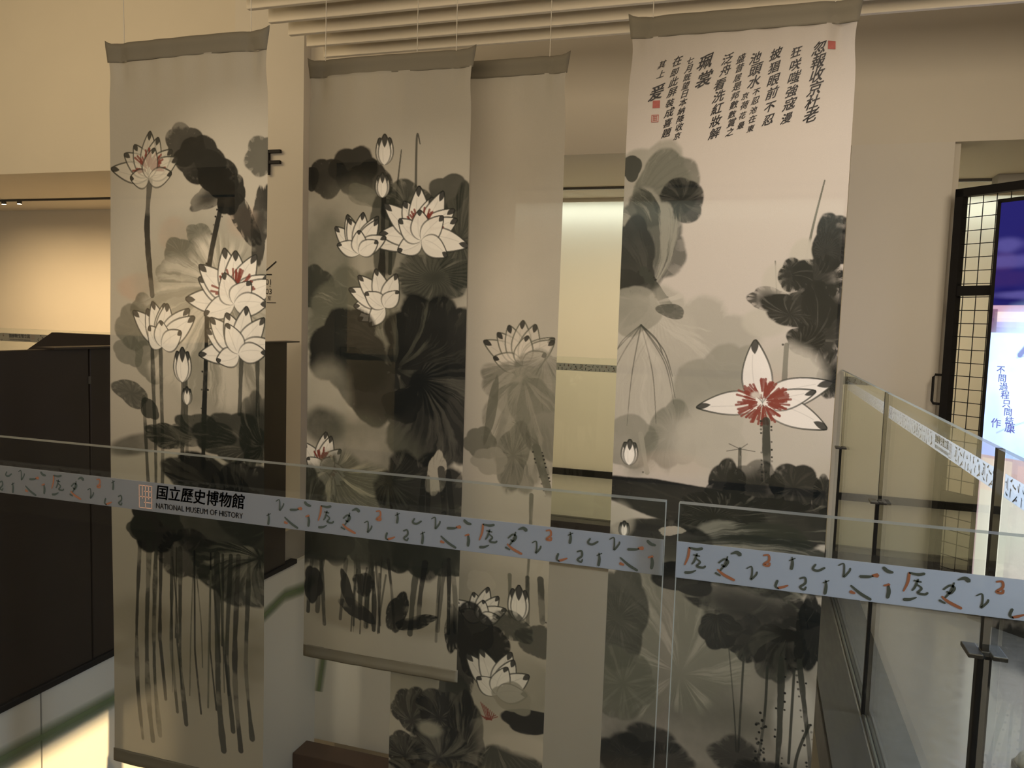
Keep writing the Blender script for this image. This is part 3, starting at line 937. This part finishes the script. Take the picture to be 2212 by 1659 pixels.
structure('pier_sign', MB().box(-8.14, -6.89, 10.8, YW + .4, -3.34, 5.6), M_PIER)
structure('pier_left', MB().box(-6.89, -6.42, YW, YW + .4, -3.5, 2.37), M_PIER)
structure('pier_middle', MB().box(-5.25, -3.60, YW, YW + .4, -3.5, 2.37), M_PIER)
structure('pier_right', MB().box(1.0, 2.18, YW, YW + .5, -3.5, 2.37), M_PIER)
structure('pier_return', MB().box(2.18, 2.27, YW + .12, YW + .5, -3.34, 2.37), M_WALL)
structure('trim_plinth', MB().box(-6.42, 1.0, 10.94, 11.3, -3.5, -2.89), M_BRONZE)
structure('baseboard_back', MB().box(-24, 9, 15.14, 15.2, -3.05, -2.92), M_BLACK)
structure('trim_cove', MB().box(-7, 9, 14.80, 14.83, 2.30, 2.37), M_WALL)
structure('trim_edge', MB().box(.70, .74, 2.32, YW, -3.75, -3.36), M_BRONZE)
structure('trim_front', MB().box(-6.7, .74, 2.32, 2.36, -4.1, -3.36), M_BRONZE)
structure('trim_sill', MB().box(.715, 1.012, 2.36, YW, -3.36, -3.325), M_STEEL)
structure('trim_channel', MB().box(1.034, 1.046, 2.40, YW, -3.34, -3.315).box(1.07, 1.082, 2.40, YW, -3.34, -3.315).box(1.086, 1.11, 2.40, YW, -3.34, -3.325), M_STEEL)
structure('trim_seam', MB().box(-6.702, -6.695, 5.84, 5.855, -6.5, -3.86), principled('seam_grey', (.30, .29, .26), .8))
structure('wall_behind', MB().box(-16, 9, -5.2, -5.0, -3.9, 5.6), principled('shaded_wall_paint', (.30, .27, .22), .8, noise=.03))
structure('wall_lower_blocker', MB().box(-16, 9, -2.2, -2.0, -11.6, -3.9), M_WALL)  # unseen wall, added to keep ambient light out of the lower storey
structure('wall_lower_panel', MB().box(-7.7, -6.2, 13.4, 13.5, -11.6, -5.2), M_WALL)

structure('ceiling_bounce_panel', MB().box(-5.02, 5.0, 6.4, 8.5, 3.22, 3.28), M_BAFFLE)  # added above the boards to bounce light into their gaps
# ceiling baffles: deep thin boards running along the ceiling over the void
order = ['rearmost of the ceiling baffles, above the header wall', 'second ceiling baffle from the rear', 'third ceiling baffle from the rear',
         'fourth ceiling baffle from the rear', 'fifth ceiling baffle from the rear, at the top edge', 'frontmost ceiling baffle, added to shade the boards behind']  # frontmost board is added ahead of the row to cast shade on it
for k in range(6):
    y = 8.30 - .36 * k
    t = root('ceiling_baffle', P(-1, y, 3.0), 'long beige board, ' + order[k], 'ceiling baffle', 'ceiling baffles over the void')
    MB().box(-5.02, 5.0, y - .03, y + .03, 3.0, 3.22).build('board', M_BAFFLE, t, bevel=.003)
    for x in (-4.2, 0, 4.2):
        MB().tube([(x, y, 3.28), (x, y, 5.6)], .012, 8).build('hanger_rod', M_BLACK, t)

# ------------------------------------------------------------------ strip lettering
GREEN_MARKS = [  # strokes of one repeat, unit = strip height, y up; (points, half widths)
    ([(.22, .86), (.42, .84), (.56, .88)], (.03, .045)), ([(.34, .68), (.50, .66)], (.03, .03)), ([(.43, .72), (.37, .52), (.31, .42)], (.03, .025)),
    ([(.42, .58), (.52, .50), (.44, .38), (.60, .36), (.66, .41)], (.025, .035)), ([(.14, .17), (.28, .19), (.42, .26)], (.05, .02)),
    ([(1.00, .54), (1.14, .66), (1.24, .60), (1.16, .46), (1.08, .50)], (.03, .03)), ([(1.22, .74), (1.16, .52), (1.05, .34)], (.025, .03)), ([(.93, .26), (1.06, .20)], (.04, .03)),
    ([(1.30, .82), (1.44, .88), (1.54, .82)], (.02, .07)), ([(1.72, .48), (1.84, .54), (1.86, .34), (1.84, .20), (1.96, .34), (1.98, .42)], (.02, .03)),
    ([(2.50, .26), (2.46, .10), (2.54, .04)], (.04, .02)), ([(2.82, .92), (2.84, .76), (2.82, .60)], (.02, .05)), ([(2.76, .82), (2.90, .90)], (.02, .02)),
    ([(3.04, .38), (3.16, .42), (3.18, .28), (3.06, .16), (3.16, .10), (3.20, .18)], (.03, .03)), ([(3.40, .80), (3.34, .68), (3.46, .64), (3.62, .74)], (.03, .035)),
    ([(3.66, .42), (3.68, .26), (3.66, .06)], (.02, .05)), ([(3.60, .34), (3.74, .42)], (.02, .02)), ([(3.94, .84), (4.06, .90), (4.08, .70), (4.08, .56), (4.20, .72), (4.22, .80)], (.02, .03)),
    ([(4.26, .36), (4.50, .18), (4.74, .06)], (.03, .045)), ([(4.46, .62), (4.66, .64), (4.76, .67)], (.05, .02)), ([(4.98, .92), (5.08, .84), (5.20, .82)], (.05, .04)),
    ([(5.12, .46), (5.14, .32), (5.12, .16)], (.04, .05))]
ORANGE_MARKS = [([(.22, .86), (.20, .62), (.12, .38)], (.04, .025)), ([(.98, .36), (1.14, .24), (1.42, .12)], (.03, .045)),
                ([(2.12, .88), (2.24, .90), (2.26, .76), (2.14, .64), (2.26, .62), (2.28, .70)], (.03, .035)), ([(2.52, .06), (2.64, .10), (2.76, .16)], (.04, .025)),
                ([(4.26, .20), (4.36, .17)], (.06, .04)), ([(4.74, .68), (4.86, .70)], (.04, .08)), ([(5.02, .46), (5.14, .50)], (.03, .05))]
PERIOD = 5.35


def stroke_poly(mb, pts, hw, to3):
    q = np.array(pts, float)
    if len(q) > 2:
        t = np.linspace(0, len(q) - 1, 4 * len(q))
        i = np.clip(t.astype(int), 0, len(q) - 2); f = (t - i)[:, None]
        p0, p1, p2, p3 = q[np.clip(i - 1, 0, None)], q[i], q[i + 1], q[np.clip(i + 2, None, len(q) - 1)]
        q = .5 * (2 * p1 + (p2 - p0) * f + (2 * p0 - 5 * p1 + 4 * p2 - p3) * f ** 2 + (3 * p1 - p0 - 3 * p2 + p3) * f ** 3)
    n = len(q)
    d = np.gradient(q, axis=0)
    d /= np.maximum(np.linalg.norm(d, axis=1), 1e-6)[:, None]
    nn = np.stack([-d[:, 1], d[:, 0]], 1)
    t = np.linspace(0, 1, n)
    w = (hw[0] + (hw[1] - hw[0]) * t) * (.55 + .45 * np.sin(np.pi * (.12 + .76 * t)))
    A, B = q + nn * w[:, None], q - nn * w[:, None]
    cap0, cap1 = q[0] - d[0] * w[0] * .7, q[-1] + d[-1] * w[-1] * .7
    ring = [tuple(cap0)] + [tuple(a) for a in A] + [tuple(cap1)] + [tuple(b) for b in B[::-1]]
    vs = [to3(*p) for p in ring]
    fs = [(1 + k, 2 + k, 2 * n - k, 2 * n + 1 - k) for k in range(n - 1)] + [(0, 1, 2 * n + 1), (n, n + 1, n + 2)]
    mb.add(vs, fs)


def film(parent, to3, length, start, logo_at=None, mat=None):
    """frosted strip with brush marks; to3(a, b, lift) maps strip coordinates (a along, b up, both in strip heights) to space"""
    m_ = MB()
    c = [to3(a, b, l) for l in (-.02, .02) for a, b in ((0, 0), (length, 0), (length, 1), (0, 1))]
    m_.add(c, [(3, 2, 1, 0), (4, 5, 6, 7), (0, 1, 5, 4), (1, 2, 6, 5), (2, 3, 7, 6), (3, 0, 4, 7)])
    f = m_.build('film_strip', mat or M_FILM, parent)
    g, o_ = MB(), MB()
    k0 = int(math.floor(-start / PERIOD)) - 1
    for k in range(k0, k0 + int(length / PERIOD) + 4):
        off = start + k * PERIOD
        for src, dst in ((GREEN_MARKS, g), (ORANGE_MARKS, o_)):
            for pts, hw in src:
                a0, a1 = min(p[0] for p in pts) + off - .06, max(p[0] for p in pts) + off + .06
                if a0 < 0 or a1 > length: continue
                if logo_at is not None and a1 > logo_at - .35 and a0 < logo_at + 4.75: continue
                for side in (-.045, .045):
                    stroke_poly(dst, [(p[0] + off, p[1]) for p in pts], hw, lambda a, b: to3(a, b, side))
    if g.v: tag(g.build('brush_lettering', M_INKG, f), 'dark green brush marks')
    if o_.v: tag(o_.build('brush_lettering', M_INKO, f), 'orange brush marks')
    if logo_at is not None:
        t1, t2, s1 = MB(), MB(), MB()
        for side in (-.045, .045):
            x = logo_at + .70
            for ch in '国立歷史博物館':
                vs, fs = glyphs(ch, .50, .010)
                t1.add([to3(x + a + .12 * b, .50 + b * 1.05, side) for a, b in vs], fs)
                x += .50
            vs, fs = glyphs('NATIONAL MUSEUM OF HISTORY', .262, .004)
            mx = max(a for a, b in vs)
            t2.add([to3(logo_at + .70 + a * 3.45 / mx, .14 + b, side) for a, b in vs], fs)
            for k in range(5):
                for q in ([(0, .10 + .19 * k), (.56, .10 + .19 * k)], [(.02 + .13 * k, .10), (.02 + .13 * k, .86)]):
                    if k in (1, 3): q = [(q[0][0] * .6 + q[1][0] * .4, q[0][1] * .6 + q[1][1] * .4), q[1]]
                    stroke_poly(s1, [(logo_at + p[0], p[1]) for p in q], (.018, .018), lambda a, b: to3(a, b, side))
        tag(t1.build('lettering', M_INK, f), 'black museum name in Chinese characters')
        tag(t2.build('lettering', M_GREYT, f), 'grey museum name in English capitals')
        tag(s1.build('seal', M_SEALF, f), 'faint red square seal')
    return f


def pane(mb, x0, x1, y0, y1, z0, z1, thin):
    """glass slab: big faces use slot 0, narrow edge faces slot 1"""
    vs = [P(x, y, z) for z in (z0, z1) for y in (y0, y1) for x in (x0, x1)]
    fs = [(0, 2, 3, 1), (4, 5, 7, 6), (0, 1, 5, 4), (2, 6, 7, 3), (0, 4, 6, 2), (1, 3, 7, 5)]
    big = (2, 3) if thin == 'y' else (2, 3, 4, 5)
    for i, f in enumerate(fs):
        mb.f.append(tuple(k + len(mb.v) for k in f)); mb.m.append(0 if i in big else 1)
    mb.v += vs
    return mb


SH = .105                                     # strip height
SZ = -.712                                    # strip bottom


def glass_panel(x0, x1, y0, y1, label, thin, start, logo=None, z1=-.5, z0=-3.31, strip=True, group=None, sz=SZ, sh=SH, film_side=-1, flip=False, margin=(0, 0)):
    t = root('glass_panel', P((x0 + x1) / 2, (y0 + y1) / 2, z0), label, 'glass balustrade', group)
    m_ = MB()
    pane(m_, x0, x1, y0, y1, z0, z1, thin)
    m_.build('pane', [M_GLASS, M_EDGE], t)
    if not strip: return t
    if thin == 'y':
        yy = (y0 if film_side < 0 else y1) + film_side * .004
        a0, a1 = x0 + margin[0], x1 - margin[1]
        L = (a1 - a0) / sh
        to3 = (lambda a, b, l=0.: P(a1 - a * sh, yy + l * .03, sz + b * sh)) if flip else (lambda a, b, l=0.: P(a0 + a * sh, yy + l * .03, sz + b * sh))
    else:
        xx = (x0 if film_side < 0 else x1) + film_side * .004
        a0, a1 = y0 + margin[0], y1 - margin[1]
        L = (a1 - a0) / sh
        # read from the walkway (looking towards -x): text runs towards +... from right to left seen from the void
        to3 = (lambda a, b, l=0.: P(xx + l * .03, a0 + a * sh, sz + b * sh))
    film(t, to3, L, start, logo, M_FILM2 if thin == 'x' else None)
    return t


# front balustrade: two panes across the picture
GA = (-3.75, -.227)
logoA = (-2.07 - GA[0]) / SH
glass_panel(GA[0], GA[1], 2.222, 2.258, 'clear front balustrade pane with museum name and brush marks on its strip', 'y', (-1.357 - GA[0]) / SH % PERIOD, logoA)
glass_panel(-.190, 1.03, 2.222, 2.258, 'clear front balustrade pane with bright blue-lit vertical edge, right of the joint', 'y', .12)
structure('trim_shoe', MB().box(-6.7, 1.1, 2.19, 2.215, -3.34, -3.2).box(-6.7, 1.1, 2.265, 2.29, -3.34, -3.2), M_STEEL)

# side balustrade along the walkway
YP = (10.40, 7.22, 3.965)
side = [(10.43, 10.99, 'short end pane of the side glass balustrade, touching the far wall'), (7.25, 10.37, 'side glass balustrade pane between the far post and the middle post'),
        (3.995, 7.19, 'side glass balustrade pane between the middle post and the nearest post'), (2.40, 3.935, 'side glass balustrade pane nearest to the front glass')]
for k, (a, b, lab) in enumerate(side):
    glass_panel(1.042, 1.074, a, b, lab, 'x', .3 + k, 9.0 if k == 2 else None, film_side=1, z0=-3.338, margin=(0, .25 if k == 0 else 0))
for y, lab in zip(YP, ('slim black balustrade post farthest along the side glass', 'slim black balustrade post in the middle of the side glass', 'thick-looking black balustrade post nearest on the side glass')):
    t = root('balustrade_post', P(1.058, y, -3.34), lab, 'post', 'black posts of the side balustrade')
    MB().box(1.028, 1.088, y - .026, y + .026, -3.325, -1.45).build('shaft', M_BLACK, t, bevel=.002)
    MB().box(.978, 1.040, y - .075, y + .075, -1.45, -1.428).box(1.076, 1.138, y - .075, y + .075, -1.45, -1.428).box(1.040, 1.076, y - .028, y + .028, -1.45, -1.428).build('cap', M_STEEL, t, bevel=.002)
    MB().box(1.044, 1.072, y - .024, y + .024, -1.428, -.50).build('joint_seal', M_BLACK, t)

# far balustrade in the wall opening, read from the corridor
glass_panel(-3.60, 1.0, 11.18, 11.21, 'distant glass balustrade in the wall opening with mirrored marks on its strip', 'y', .4, None, z0=-2.89, sz=-.700, film_side=1, flip=True)
glass_panel(-6.42, -5.25, 11.18, 11.21, 'distant glass balustrade pane behind the two overlapping banners', 'y', 1.4, None, z0=-2.89, sz=-.700, film_side=1, flip=True)
# landing balustrade behind the stair parapet
glass_panel(-14.5, -7.0, 7.88, 7.91, 'landing glass balustrade behind the dark stair parapet', 'y', 1.1, 4.9 / SH * .42, z1=-.305, sz=-.476, film_side=1, flip=True)

# ------------------------------------------------------------------ dark stair parapets
t = root('stair_parapet', P(-6.74, 6, -3.86), 'long dark bronze stair parapet below the left banner', 'parapet')
MB().box(-6.78, -6.70, 2.0, 6.49, -3.80, -.425).build('panel', M_BRONZE, t, bevel=.003)
MB().box(-6.78, -6.70, 6.51, 10.12, -3.80, -.425).build('panel', M_BRONZE, t, bevel=.003)
MB().box(-6.86, -6.62, 6.0, 10.33, -.425, -.405).build('cap_plate', M_BRONZE, t)
MB().box(-6.80, -6.67, 2.0, 10.4, -3.87, -3.80).build('base_rail', M_BLACK, t, bevel=.003)
tag(MB().box(-6.699, -6.694, 6.48, 6.515, -.80, -.72).build('joint_light_slot', M_STEEL, t), 'small slot of light at the joint, made as a metal plate')  # thin steel plate stands in for light showing through the joint
t = root('stair_parapet', P(-8, 7.6, -3.34), 'dark parapet with a sloping end, rising behind the long parapet', 'parapet')
MB().prism([(-8.42, 7.6, -.322), (-6.86, 7.6, -.322), (-6.86, 7.6, -3.34), (-13.6, 7.6, -3.34), (-13.6, 7.6, -3.275)], (0, .08, 0)).build('panel', M_BRONZE, t)

# soft green reflection, painted as faded ribbons on the walls
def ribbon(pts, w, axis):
    me = bpy.data.meshes.new('green_reflection_ribbon')
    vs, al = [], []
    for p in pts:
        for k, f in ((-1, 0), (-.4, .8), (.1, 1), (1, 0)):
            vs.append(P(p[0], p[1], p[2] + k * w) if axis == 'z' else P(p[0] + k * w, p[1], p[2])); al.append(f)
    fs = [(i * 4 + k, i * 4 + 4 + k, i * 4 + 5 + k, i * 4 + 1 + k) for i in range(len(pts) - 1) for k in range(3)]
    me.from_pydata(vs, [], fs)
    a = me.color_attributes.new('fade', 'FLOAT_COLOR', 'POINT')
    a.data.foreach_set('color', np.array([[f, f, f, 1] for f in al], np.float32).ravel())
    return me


m, nt, out = new_mat('painted_green_reflection')
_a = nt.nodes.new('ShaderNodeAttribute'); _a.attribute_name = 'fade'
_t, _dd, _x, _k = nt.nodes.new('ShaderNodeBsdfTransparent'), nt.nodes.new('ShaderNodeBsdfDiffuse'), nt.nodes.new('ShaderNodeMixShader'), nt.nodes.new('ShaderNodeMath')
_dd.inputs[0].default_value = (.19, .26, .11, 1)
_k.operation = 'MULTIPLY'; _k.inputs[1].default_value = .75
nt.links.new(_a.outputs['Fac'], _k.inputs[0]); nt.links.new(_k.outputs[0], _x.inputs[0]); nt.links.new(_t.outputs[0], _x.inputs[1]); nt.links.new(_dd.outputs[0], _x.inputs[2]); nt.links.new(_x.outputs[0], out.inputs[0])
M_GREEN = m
o = link('wall_reflection', ribbon([(-6.69, 2.4, -4.20), (-6.69, 5.4, -4.33), (-6.69, 7.5, -4.38), (-6.69, 9.6, -4.41), (-6.69, 10.1, -4.28), (-6.69, 10.6, -4.34), (-6.69, 10.98, -4.30)], .13, 'z'), M_GREEN)
tag(o, 'soft green reflection painted along the white wall below the parapet', 'wall line')
o = link('wall_reflection', ribbon([(-6.50, 10.985, -5.25), (-6.55, 10.985, -5.7), (-6.62, 10.985, -6.2)], .09, 'x'), M_GREEN)
tag(o, 'short upright green reflection painted on the wall beneath the shorter banner', 'wall line')

# ------------------------------------------------------------------ sign on the pier
t = root('floor_sign', P(-7.4, 10.78, 2.2), 'raised black letter F on the beige pier right of the left banner', 'sign')
tag(MB().box(-7.515, -7.465, 10.73, 10.78, 2.17, 2.55).box(-7.515, -7.262, 10.73, 10.78, 2.50, 2.55).box(-7.515, -7.268, 10.73, 10.78, 2.335, 2.385).build('letter', M_BLACK, t, bevel=.001), None)
for x in (-7.49, -7.30):
    MB().tube([(x, 10.77, 2.525), (x, 10.80, 2.525)], .008, 8).build('standoff', M_STEEL, t)
t = root('wall_lettering', P(-7.45, 10.797, .5), 'small black arrow and room numbers printed on the beige pier', 'sign')
m_ = MB()
to = lambda a, b: P(a, 10.796, b)
stroke_poly(m_, [(-7.62, .62), (-7.36, .82)], (.016, .016), to); stroke_poly(m_, [(-7.66, .615), (-7.44, .615)], (.014, .014), to)
m_.build('arrow', M_INK, t)
m_ = MB()
for txt, x, z, sz_ in (('01', -7.555, .455, .125), ('03', -7.555, .305, .125), ('室', -7.52, .215, .075)):
    vs, fs = glyphs(txt, sz_)
    m_.add([to(x + a, z + b) for a, b in vs], fs)
m_.box(-7.53, -7.36, 10.794, 10.798, .165, .176)
m_.box(-7.475, -7.465, 10.794, 10.798, .42, .44)
m_.build('lettering', M_INK, t)

# ------------------------------------------------------------------ corridor fittings
t = root('light_track', P(-8, 13.62, 2.37), 'thin dark light track running along the corridor ceiling', 'light track')
MB().box(-20, 5.2, 13.60, 13.66, 2.33, 2.37).build('rail', M_STEEL, t)
M_LAMP = emit_mat('lamp_glow', (1.0, .78, .45), 14)
for x in (-16.9, -16.42, -15.96):
    l = MB().tube([(x, 13.62, 2.33), (x, 13.62, 2.27)], .05, 14).build('lamp_head', M_STEEL, t)
    MB().tube([(x, 13.62, 2.27), (x, 13.62, 2.262)], .042, 14).build('lens', M_LAMP, l)
t = root('driver_box', P(3.6, 13.4, 2.37), 'grey metal box under the corridor ceiling above the mesh partition', 'box')
MB().box(3.22, 4.6, 13.25, 13.585, 2.24, 2.37).build('housing', principled('grey_box', (.30, .28, .25), .5), t, bevel=.004)
tag(MB().box(-6.69, -3.2, 10.35, 10.75, -8.2, -6.93).build('low_partition', principled('brown_board', (.10, .055, .03), .5, noise=.2), None, bevel=.004), 'dark brown board edge below the wall at the lowest opening', 'partition')

# ------------------------------------------------------------------ mesh partition and screen on the walkway
T0 = Vector((2.206, 10.783))
DV = Vector((.7071, -.7071))
NV = Vector((-.7071, -.7071))                 # towards the viewer


def Q(s, n, z):
    p = T0 + DV * s + NV * n
    return (p.x, p.y, z)


t = root('mesh_partition', P(*Q(1.0, 0, -3.34)), 'tall black wire mesh partition with a pull handle, behind the lit screen', 'partition')
W_ = 3.9
m_ = MB()
for a, b, w in (((.05, -3.34), (.05, 1.75), .10), ((W_, -3.34), (W_, 1.75), .10), ((0, 1.70), (W_, 1.70), .10), ((0, -3.2), (W_, -3.2), .12)):
    m_.bar(Q(a[0], 0, a[1]), Q(b[0], 0, b[1]), w, (DV.y, -DV.x, 0), .10)
m_.build('frame', M_BLACK, t)
for z in (.53, -1.98):
    MB().bar(Q(.1, 0, z), Q(W_ - .05, 0, z), .115, (DV.y, -DV.x, 0), .08).build('crossbar', M_BLACK, t)
m_ = MB()
for k in range(23):
    m_.tube([Q(.16 + .16 * k, .0, -3.2), Q(.16 + .16 * k, .0, 1.68)], .0055, 6)
for k in range(30):
    m_.tube([Q(.1, .008, 1.56 - .158 * k), Q(W_, .008, 1.56 - .158 * k)], .0055, 6)
m_.build('wire_mesh', M_BLACK, t)
MB().tube([Q(.02, 0, -.50), Q(-.10, .02, -.50), Q(-.125, .02, -.53), Q(-.125, .02, -.83), Q(-.10, .02, -.86), Q(.02, 0, -.86)], .016, 10).build('handle', M_BLACK, t, smooth=True)

WS = 1.565
SX0, SX1, SZ0, SZ1 = .61, .61 + 2 * WS, -2.95, 1.525
t = root('display_screen', P(*Q(1.3, .12, -3.34)), 'tall lit poster screen with night sky and handwritten white note', 'screen')
m_ = MB()
for a, b, w in (((SX0, SZ0), (SX0, SZ1), .05), ((SX1, SZ0), (SX1, SZ1), .05), ((SX0 - .025, SZ1), (SX1 + .025, SZ1), .05), ((SX0 - .025, SZ0), (SX1 + .025, SZ0), .05)):
    m_.bar(Q(a[0], .13, a[1]), Q(b[0], .13, b[1]), w, (DV.y, -DV.x, 0), .06)
m_.bar(Q(SX0, .11, (SZ0 + SZ1) / 2), Q(SX1, .11, (SZ0 + SZ1) / 2), SZ1 - SZ0, (DV.y, -DV.x, 0), .04)
m_.build('bezel', M_BLACK, t)
m_ = MB()
m_.bar(Q(SX0, .10, -3.15), Q(SX1, .10, -3.15), .38, (DV.y, -DV.x, 0), .10)
m_.build('foot', M_BLACK, t)


def paint_screen():
    c = Canvas(150, (SZ1 - SZ0) / WS, (.006, .005, .040))
    A = c.A
    for k in range(26):
        rr_ = random.Random(k + 50)
        c.wash(rr_.random(), rr_.random() * .72, rr_.uniform(.08, .25), rr_.uniform(.03, .08), rr_.choice(((.003, .002, .028), (.018, .014, .075), (.040, .034, .11), (.018, .007, .035))), .55, .5)
    c.c[c.y > .72] = (.005, .004, .035)
    def blk(x0, x1, y0, y1, col, op=1.0):
        w = c.win(x0, x1, y0, y1)
        c.put(w, np.full(c.x[w].shape, op) * (.9 + .1 * nz(c.x[w], c.y[w], 3, int(x0 * 99 + y0 * 77))), col)
    blk(0, 1, .755, .83, (.20, .125, .16)); blk(.03, 1, .80, .875, (.34, .25, .23)); blk(0, 1, .875, .945, (.13, .10, .19)); blk(0, 1, .915, .945, (.08, .06, .12)); blk(.0, .03, .78, .945, (.06, .03, .05))
    blk(0, 1, .955, 1.95, (.25, .36, .62)); c.wash(.30, 1.3, .25, .4, (.31, .44, .66), .7, .5); c.wash(.06, 1.6, .08, .3, (.20, .25, .52), .6, .5); c.wash(.65, 1.35, .3, .5, (.34, .46, .68), .6, .5)
    blk(0, 1, 1.86, A, (.26, .18, .19)); blk(.02, .22, 1.88, A, (.38, .32, .27)); blk(.28, .50, 1.90, A, (.30, .21, .22)); blk(.52, .75, 1.90, A, (.15, .10, .15)); blk(.80, 1, 1.90, A, (.34, .26, .26))
    blk(.02, .50, 2.12, A, (.34, .33, .29), .85)
    g = (.07, .08, .18)
    c.stroke([(.30, .99), (.22, 1.10)], .018, g, .9, 0); c.stroke([(.20, 1.12), (.32, 1.09), (.50, 1.06)], .004, g, .6, 0); c.stroke([(.42, 1.78), (.42, 1.90), (.60, 1.93)], .006, g, .9, 0)
    c.stroke([(.10, 1.68), (.20, 1.62), (.34, 1.56), (.5, 1.53)], .004, g, .6, 0)
    q = [(.46 + .15 * math.cos(a), .97 + .085 * math.sin(a)) for a in np.linspace(-1.4, 4.6, 14)]
    c.stroke(q, .014, (.42, .05, .26), .95, 0)
    return c


cv = paint_screen()
cv.c = np.concatenate([cv.c, cv.c[:, ::-1]], 1)  # mirrored half added out of view, so the screen gives more light
cv.nx *= 2
cv.x, cv.y = np.meshgrid(np.arange(cv.nx) / (cv.nx - 1), np.arange(cv.ny) / (cv.ny - 1) * cv.A)
vx, vz = SX0 + .02 + (SX1 - SX0 - .04) * cv.x, SZ1 - .02 - (SZ1 - SZ0 - .04) * cv.y / cv.A
co = np.stack([(T0.x + DV.x * vx + NV.x * .161) * S, (T0.y + DV.y * vx + NV.y * .161) * S, EYE + vz * S], -1)
link('picture', attr_mesh('picture', co, cv.nx, cv.ny, np.clip(cv.c, 0, 1), 'glow'), emit_mat('screen_glow', strength=2.8, attr='glow'), t)
m_ = MB()
for body, x, y, pitch, size, slant in (('不問過程只問結果', .075, 1.24, .060, .062, .105), ('原作', .165, 1.655, .05, .075, -.10)):
    for k, ch in enumerate(body):
        vs, fs = glyphs(ch, size, .001)
        u0, y0 = x + slant * k / (len(body) - 1), y + (pitch * k if body[0] == '不' else -.02 * k)
        m_.add([P(*Q(SX0 + (u0 + a) * WS, .164, SZ1 - (y0 - b) * WS)) for a, b in vs], fs)
tag(m_.build('handwriting', emit_mat('screen_ink', (.13, .14, .42), 1.0), t), 'blue handwritten characters')

# ------------------------------------------------------------------ visitor's shoe on the walkway
t = root('shoe', P(2.4, 6.72, -3.34), 'pale beige shoe on the polished floor at the picture edge', 'shoe')
secs = [(0, .045, .06, .05), (.05, .115, .13, .09), (.14, .15, .19, .13), (.26, .155, .24, .17), (.38, .14, .31, .2), (.50, .13, .40, .24), (.62, .125, .43, .25), (.70, .09, .42, .2), (.73, .05, .40, .1)]
rings = []
for x, hw, h, sh_ in secs:
    ring = []
    for k in range(14):
        a = math.pi * k / 13
        ring.append(P(2.07 + x, 6.72 + hw * math.cos(a), -3.29 + (h - .02) * max(0.0, math.sin(a)) ** .75 * .8))
    rings.append(ring)
vs = [v for r in rings for v in r]
fs = [(i * 14 + k, i * 14 + k + 1, (i + 1) * 14 + k + 1, (i + 1) * 14 + k) for i in range(len(rings) - 1) for k in range(13)]
fs += [tuple(range(14))[::-1], tuple((len(rings) - 1) * 14 + k for k in range(14))]
fs += [(i * 14 + 13, i * 14, (i + 1) * 14, (i + 1) * 14 + 13) for i in range(len(rings) - 1)]
o = MB().add(vs, fs).build('upper', principled('beige_canvas', (.42, .38, .32), .8, noise=.12, nscale=30), t, smooth=True)
m_ = MB()
out_ = [(2.07 + x - (.012 if i == 0 else 0), hw + .015) for i, (x, hw, _, _) in enumerate(secs)]
poly = [(x, 6.72 + w, -3.34) for x, w in out_] + [(x, 6.72 - w, -3.34) for x, w in out_[::-1]]
m_.prism(poly, (0, 0, .055)).build('sole', principled('dark_sole', (.05, .045, .04), .7), t)
m_ = MB()
for k in range(4):
    x = 2.07 + .24 + .07 * k
    m_.tube([(x, 6.72 - .07, -3.29 + .20 + .045 * k), (x + .01, 6.72, -3.29 + .222 + .05 * k), (x, 6.72 + .07, -3.29 + .20 + .045 * k)], .010, 6)
m_.build('laces', principled('pale_laces', (.55, .52, .46), .8), t)
